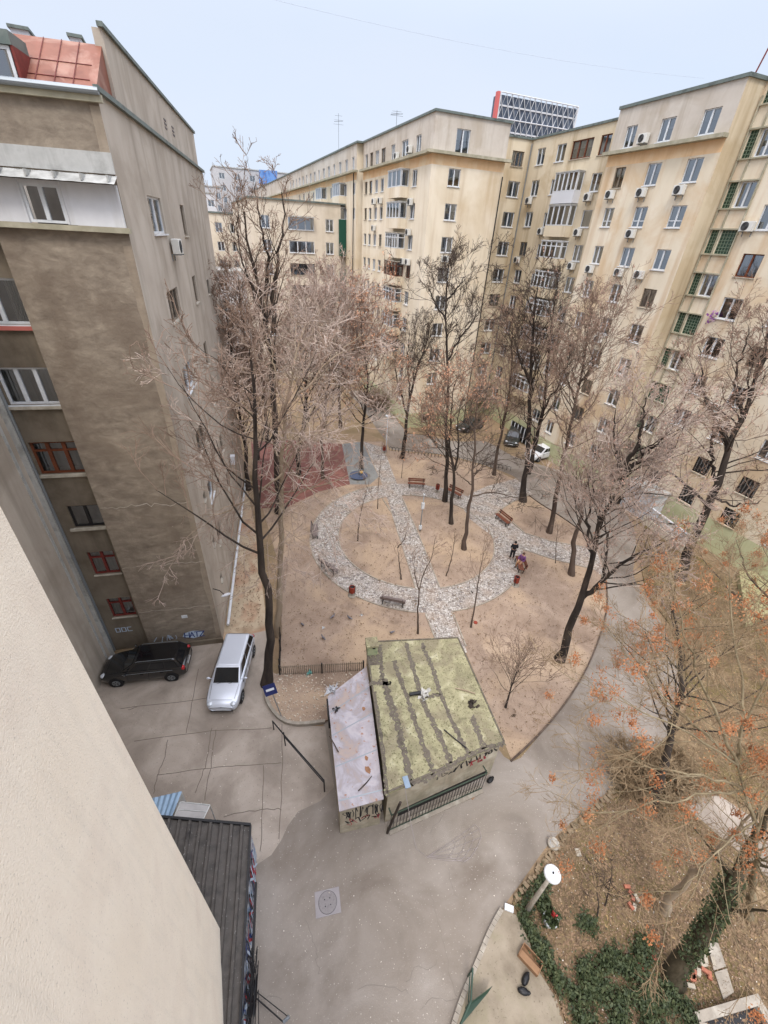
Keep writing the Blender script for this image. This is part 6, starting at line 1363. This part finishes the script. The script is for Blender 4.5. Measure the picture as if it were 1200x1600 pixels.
tree('double trunked tree with a peach topped crown near the upper right bench', [TP(b0, [(706,780),(709,740),(703,690),(706,640),(710,600)]), TP(b0, [(711,735),(717,700),(715,660),(722,620)])[1:]], .17, 34, 3.2, .4, 45, .1, (6,5,4), 'bark_dark', 'twig_brown', 'leaf_peach', 3800, .045, tr=.009, rs=(.1,))
b0 = (725,858)
tree('grey trunked tree with long arching side branches inside the ring', [TP(b0, [(730,810),(738,760),(740,710),(743,660),(746,630)]), TP(b0, [(739,775),(770,770),(810,778),(838,772)])[1:], TP(b0, [(740,740),(775,720),(800,718)])[1:], TP(b0, [(739,760),(715,740),(690,735)], .5)[1:], TP(b0, [(740,715),(765,690),(775,670)])[1:]], .17, 30, 1.9, .5, 55, .03, (4,4,3), 'bark_mid', 'twig_dark', tr=.008, rs=(.06,.05,.05,.05))
b0 = (772,742)
tree('leaning slim tree near the low loop fence with a reddish crown', [TP(b0, [(776,710),(788,660),(797,600),(801,540),(800,500)])], .17, 32, 3.4, .3, 48, .1, (6,5,4), 'bark_mid', 'twig_brown', 'leaf_pink', 1500, .05, tr=.011)
b0 = (752,640)
tree('thin tree close to the inner corner of the blocks', [TP(b0, [(754,600),(757,560),(758,520),(756,480)])], .2, 30, 4.0, .3, 45, .1, (6,5,4), 'bark_dark', 'twig_brown', 'leaf_pink', 2500, .06, tr=.013)
b0 = (817,783)
tree('big double trunked dark tree on the soil point right of the ring', [TP(b0, [(822,740),(826,690),(829,620),(830,560),(833,500),(840,450)]), TP(b0, [(826,740),(838,690),(850,630),(856,570),(862,500),(872,440)])[1:], TP(b0, [(850,640),(872,600),(890,560),(900,520)])[1:], TP(b0, [(829,600),(812,560),(800,520)])[1:]], .27, 50, 3.0, .5, 40, .12, (5,5,4), 'bark_dark', 'twig_dark', 'leaf_pink', 800, .05, tr=.009, rs=(.2,.1,.1))
b0 = (858,832)
tree('straight dark tree on the soil point right of the big double trunk', [TP(b0, [(866,790),(880,720),(893,660),(905,600),(915,545),(925,490)]), TP(b0, [(905,600),(935,560),(950,520)])[1:], TP(b0, [(900,630),(885,590),(878,560)])[1:]], .2, 42, 3.0, .4, 45, .1, (6,5,4), 'bark_mid', 'twig_brown', 'leaf_pink', 2500, .04, tr=.009, rs=(.1,.08))
b0 = (893,898)
tree('tree just left of the big forked trunk, at the end of the right path', [TP(b0, [(896,860),(904,820),(912,780),(925,730),(940,690)])], .2, 26, 2.6, .45, 48, .1, (5,5,4), 'bark_mid', 'twig_brown', tr=.008)
b0 = (874,1030)
tree('big forked tree with a bushy pinkish crown in front of the ochre block', [TP(b0, [(884,1000),(898,965),(908,930),(920,900),(928,860),(940,810),(962,770),(985,725)]), TP(b0, [(908,935),(938,912),(955,895),(990,870),(1040,845)])[1:], TP(b0, [(945,900),(948,860),(946,820),(940,790)], .8)[1:], TP(b0, [(925,880),(918,830),(922,790),(930,750)], -.6)[1:], TP(b0, [(945,800),(975,778),(1010,770),(1040,775)], -.5)[1:], TP(b0, [(975,745),(1000,680),(1010,620)])[1:], TP(b0, [(972,760),(960,690),(962,640)])[1:], TP(b0, [(980,735),(1030,690),(1060,650)])[1:]],
     .25, 66, 2.4, .6, 42, .09, (6,5,5), 'bark_dark', 'twig_pink', 'leaf_pink', 3500, .035, tr=.0075, rs=(.15,.09,.1,.08,.12,.11,.1))
b0 = (1060,905)
tree('thick dark tree beside the white balustrade with many curving branches', [TP(b0, [(1075,870),(1088,830),(1105,790),(1120,755),(1140,700),(1165,640),(1185,580),(1200,520)]), TP(b0, [(1105,790),(1060,745),(1010,740),(960,760)], -.8)[1:], TP(b0, [(1112,775),(1150,790),(1190,780)], -1)[1:], TP(b0, [(1120,760),(1110,690),(1130,620)], .5)[1:], TP(b0, [(1140,700),(1110,640),(1095,590),(1090,540)])[1:], TP(b0, [(1160,650),(1150,590),(1170,510)])[1:], TP(b0, [(1095,815),(1050,820),(1000,805)], -1)[1:]],
     .34, 60, 2.8, .5, 48, .06, (5,5,4), 'bark_dark', 'twig_brown', 'leaf_pink', 2500, .045, tr=.009, rs=(.1,.1,.14,.13,.12,.08))
# --- near right
b0 = (1020,1256)
tree('dark rough trunk between the road kerb and the right footpath with sparse orange seeds', [TP(b0, [(1030,1220),(1042,1180),(1055,1130),(1066,1080),(1062,1010),(1050,950)])], .2, 30, 2.4, .4, 55, .04, (5,4,4), 'bark_dark', 'twig_straw', 'leaf_orange', 3500, .03, 60, .12, tr=.006)
b0 = (1052,1530)
tree('thick mossy trunk leaning right beside the rubble heap in the near garden', [TP(b0, [(1070,1500),(1098,1460),(1122,1420),(1145,1375),(1175,1310),(1215,1250)])], .3, 9, 1.2, .45, 55, .05, (4,3,3), 'bark_moss', 'twig_straw', tr=.0055)
mt = bpy.data.objects[-1] if False else None
for o_ in [o for o in col.objects if o.parent is None and 'thick mossy trunk leaning' in str(o.get('label', ''))]:
    P = resample([np.array(G(*b0))]+TP(b0, [(1070,1500),(1098,1460),(1122,1420),(1145,1375)])[1:], 40); q = rng.integers(0, 40, 2600); a = rng.normal(0, 1, (2600, 3)); C_ = P[q]+nrm(a)*rng.uniform(.24, .36, 2600)[:, None]
    V, F = flakes(C_, np.full(2600, .045), .9); npmesh('ivy', V, F, M['ivy'], o_, smooth=False)
b0 = (1036,1426)
tree('pale based trunk between the shrub and the thick mossy trunk', [TP(b0, [(1052,1402),(1078,1370),(1105,1345),(1150,1300),(1190,1262)])], .15, 8, 1.2, .5, 50, .05, (4,3,3), 'bark_tan', 'twig_straw', tr=.005)
# the near tree with seed clusters: stem leans left out of the garden
S0 = np.array(G(1170,1430)); c3 = lambda u, v, dist: CAM + D(u, v)/np.linalg.norm(D(u, v))*dist
st = [S0, c3(1182,1335,16.6), c3(1180,1280,15.6), c3(1165,1235,14.9), c3(1152,1195,14.4)]
R_ = lambda *p: [c3(*q) for q in p]
tree('near tree with fanning straw coloured branches and orange seed clusters', [st, [st[-1]]+R_((1110,1165,13.6),(1040,1130,13.0),(960,1090,12.6),(890,1060,12.4)), [st[-1]]+R_((1120,1120,13.4),(1090,1050,12.8),(1060,960,12.2),(1045,900,12)), [st[-1]]+R_((1165,1130,13.3),(1200,1060,12.6),(1230,980,12)), [st[-1]]+R_((1160,1110,14.2),(1150,1000,14),(1140,900,13.8),(1150,840,13.6)), [st[-2]]+R_((1110,1215,14.2),(1040,1205,13.8),(960,1180,13.4),(880,1160,13.2)), [st[-2]]+R_((1100,1240,13.9),(1020,1255,13.6),(940,1270,13.4),(880,1255,13.3)), [st[-3]]+R_((1120,1330,14.5),(1070,1390,14.2),(1040,1440,14.2)), [st[-1]]+R_((1070,1120,15),(1000,1050,15.2),(950,980,15.4))],
     .14, 110, 1.4, .6, 36, .01, (5,4,3), 'bark_olive', 'twig_straw', 'leaf_orange', 9500, .024, 105, .085, tr=.0035, rs=(.03,.04,.035,.035,.03,.03,.025,.035), l1curl=.1)
b0 = (1250,1120)
tree('tree at the right edge whose branches carry orange seeds above the grass bank', [TP(b0, [(1250,1060),(1235,980),(1215,900),(1200,830)]), TP(b0, [(1240,1000),(1180,960),(1120,900),(1090,860)], -1)[1:], TP(b0, [(1230,960),(1170,900),(1150,840)], -.5)[1:]], .16, 40, 2.0, .3, 50, .04, (5,4,4), 'bark_mid', 'twig_straw', 'leaf_orange', 5000, .032, 60, .12, tr=.006, rs=(.07,.07))
b0 = (1190,880)
tree('bare dark tree against the right edge of the ochre block', [TP(b0, [(1192,820),(1196,740),(1195,650),(1190,580),(1180,520)])], .2, 34, 3.0, .3, 42, .12, (5,5,4), 'bark_dark', 'twig_brown', 'leaf_pink', 1500, .04, tr=.009)
# --- saplings
SG = 'young trees planted around the ring'
def sap(b, pts, label, r=.035, n=7, sp=.9, forks=(), twig='twig_brown', ang=35, dens=(3,2,2)):
    tree(label, [TP(b, pts)]+[TP(b, f)[1:] for f in forks], r, n, sp, .45, ang, .12, dens, 'bark_mid', twig, name='sapling', group=SG, tr=.006, rs=[r*.7]*len(forks) if forks else None)
sap((559,845), [(561,815),(568,785),(576,755)], 'young tree in the left half of the ring', .05, 9, 1.2)
sap((590,795), [(591,760),(595,720),(597,690)], 'thin young tree at the top left of the straight path')
sap((627,905), [(624,880),(621,855)], 'short cut young tree beside the straight path with one long side shoot', .06, 4, .7, forks=([(621,856),(632,842),(636,825)],))
sap((653,990), [(653,960),(655,925),(660,900),(675,870),(680,840)], 'forked young tree in front of the mossy hut', .06, 9, 1.0, forks=([(655,925),(648,895),(647,870)],))
sap((697,900), [(702,885),(708,860),(711,830)], 'small young tree in the right half of the ring', .045, 6, .7)
sap((736,980), [(742,945),(748,905),(752,880),(760,850)], 'leaning young tree on the soil below the ring, right of the straight path', .055, 10, 1.2)
sap((627,747), [(630,720),(632,700)], 'tiny sapling beside the top bench', .03, 4, .5)
sap((868,880), [(869,850),(872,820)], 'young tree near the right path end', .03, 6, .8)
tree('fan shaped young tree with upright reddish twigs right of the hut', [TP((790,1105), [(797,1080),(806,1055),(812,1035)])], .06, 26, 2.0, .3, 34, .06, (4,3,3), 'bark_dark', 'twig_brown', name='sapling', tr=.006)
tree('bare forked shrub in the near garden right of the flower pot', [TP((933,1436), [(935,1410),(930,1380)]), TP((933,1436), [(945,1415),(954,1380),(956,1350)])[1:]], .035, 12, .9, .3, 40, .1, (3,3,2), 'bark_dark', 'twig_dark', name='shrub', tr=.004, rs=(.03,))
for (u, v, w_, h_, lb, tm, n_) in ((735,640,2.6,2.6,'large dark tangled bush in front of the corner block behind the slim trunks','twig_dark',70), (590,640,2.0,3.4,'brown tangled bush at the left end of the corner block','twig_brown',60), (860,640,2,2,'low bush at the foot of the ochre block','twig_brown',40), (1040,1220,1.1,1.2,'dry bush at the corner where the kerb meets the right footpath','twig_straw',40), (985,1215,.9,1.1,'tangled dry bush on the kerb beside the dark rough trunk','twig_straw',36)):
    p = np.array(G(u, v)); 
    tree(lb, [[p, p+(0, 0, h_*.25)]], .05, n_, w_, .0, 55, .06, (5,5,3), 'bark_dark', tm, name='bush', tr=.009)
# ================================================================ sky, sun, camera
w = bpy.data.worlds.new('World'); scene.world = w; w.use_nodes = True; nt = w.node_tree; N = nt.nodes; K = nt.links
EL, AZ = math.radians(58), math.radians(-150)
sky = N.new('ShaderNodeTexSky'); sky.sky_type = 'NISHITA'; sky.sun_disc = False; sky.sun_elevation = EL; sky.sun_rotation = AZ; sky.air_density = 1.0; sky.dust_density = 2.0; sky.ozone_density = 1.0
tc = N.new('ShaderNodeTexCoord'); mp = N.new('ShaderNodeMapping'); mp.inputs['Scale'].default_value = (1.2, 1.2, 3.0); K.new(tc.outputs['Generated'], mp.inputs[0])
nz = N.new('ShaderNodeTexNoise'); nz.inputs['Scale'].default_value = 1.6; nz.inputs['Detail'].default_value = 5; K.new(mp.outputs[0], nz.inputs['Vector'])
rp = N.new('ShaderNodeValToRGB'); rp.color_ramp.elements[0].position = .3; rp.color_ramp.elements[0].color = (SKYC[0]*.93, SKYC[1]*.97, SKYC[2], 1); rp.color_ramp.elements[1].position = .7; rp.color_ramp.elements[1].color = (*SKYC, 1); K.new(nz.outputs[0], rp.inputs[0])
mx = N.new('ShaderNodeMix'); mx.data_type = 'RGBA'; mx.inputs[0].default_value = SKYMIX; K.new(sky.outputs[0], mx.inputs[6]); K.new(rp.outputs[0], mx.inputs[7])
bg = N['Background']
sx = N.new('ShaderNodeSeparateXYZ'); K.new(tc.outputs['Generated'], sx.inputs[0]); mr = N.new('ShaderNodeMapRange'); mr.interpolation_type = 'SMOOTHSTEP'   # overcast sky: brighter overhead than at the horizon
mr.inputs[1].default_value = .25; mr.inputs[2].default_value = .95; mr.inputs[3].default_value = 1.0; mr.inputs[4].default_value = ZEN; K.new(sx.outputs[2], mr.inputs[0])
vm = N.new('ShaderNodeVectorMath'); vm.operation = 'SCALE'; K.new(mx.outputs[2], vm.inputs[0]); K.new(mr.outputs[0], vm.inputs[3]); tint = N.new('ShaderNodeMix'); tint.data_type = 'RGBA'; tint.blend_type = 'MULTIPLY'; tint.inputs[0].default_value = 1; K.new(vm.outputs[0], tint.inputs[6])
mt = N.new('ShaderNodeMix'); mt.data_type = 'RGBA'; mt.inputs[6].default_value = (1, 1, 1, 1); mt.inputs[7].default_value = (1.10, 1.0, .93, 1); fz = N.new('ShaderNodeMapRange'); fz.inputs[1].default_value = .45; fz.inputs[2].default_value = .8; K.new(sx.outputs[2], fz.inputs[0]); K.new(fz.outputs[0], mt.inputs[0])
K.new(mt.outputs[2], tint.inputs[7]); K.new(tint.outputs[2], bg.inputs[0]); bg.inputs[1].default_value = SKYS
sl = bpy.data.lights.new('sun', 'SUN'); sl.energy = SUNE; sl.angle = math.radians(14); sl.color = (1, .96, .9); so = bpy.data.objects.new('sun', sl); col.objects.link(so)
# sun direction from the sky settings (rotation 0 = +Y, clockwise)
dv = Vector((math.sin(AZ)*math.cos(EL), math.cos(AZ)*math.cos(EL), math.sin(EL))); so.rotation_euler = dv.to_track_quat('Z', 'Y').to_euler()
cd = bpy.data.cameras.new('camera'); cd.sensor_fit = 'HORIZONTAL'; cd.sensor_width = 36; cd.lens = 36*FPX/1200; cd.clip_end = 2000; cd.clip_start = .05
co = bpy.data.objects.new('camera', cd); col.objects.link(co)
mw = Matrix.Identity(4)
for i in range(3):
    for j in range(3): mw[i][j] = float(RM[i][j])
mw.translation = Vector((0, 0, H)); co.matrix_world = mw; scene.camera = co
scene.view_settings.view_transform = 'Standard'; scene.view_settings.look = 'None'; scene.view_settings.gamma = 1; scene.view_settings.exposure = EXPO
scene.render.resolution_x = 768; scene.render.resolution_y = 1024
scene.render.engine = 'CYCLES'; scene.cycles.max_bounces = 6; scene.cycles.transparent_max_bounces = 12; scene.cycles.diffuse_bounces = 3
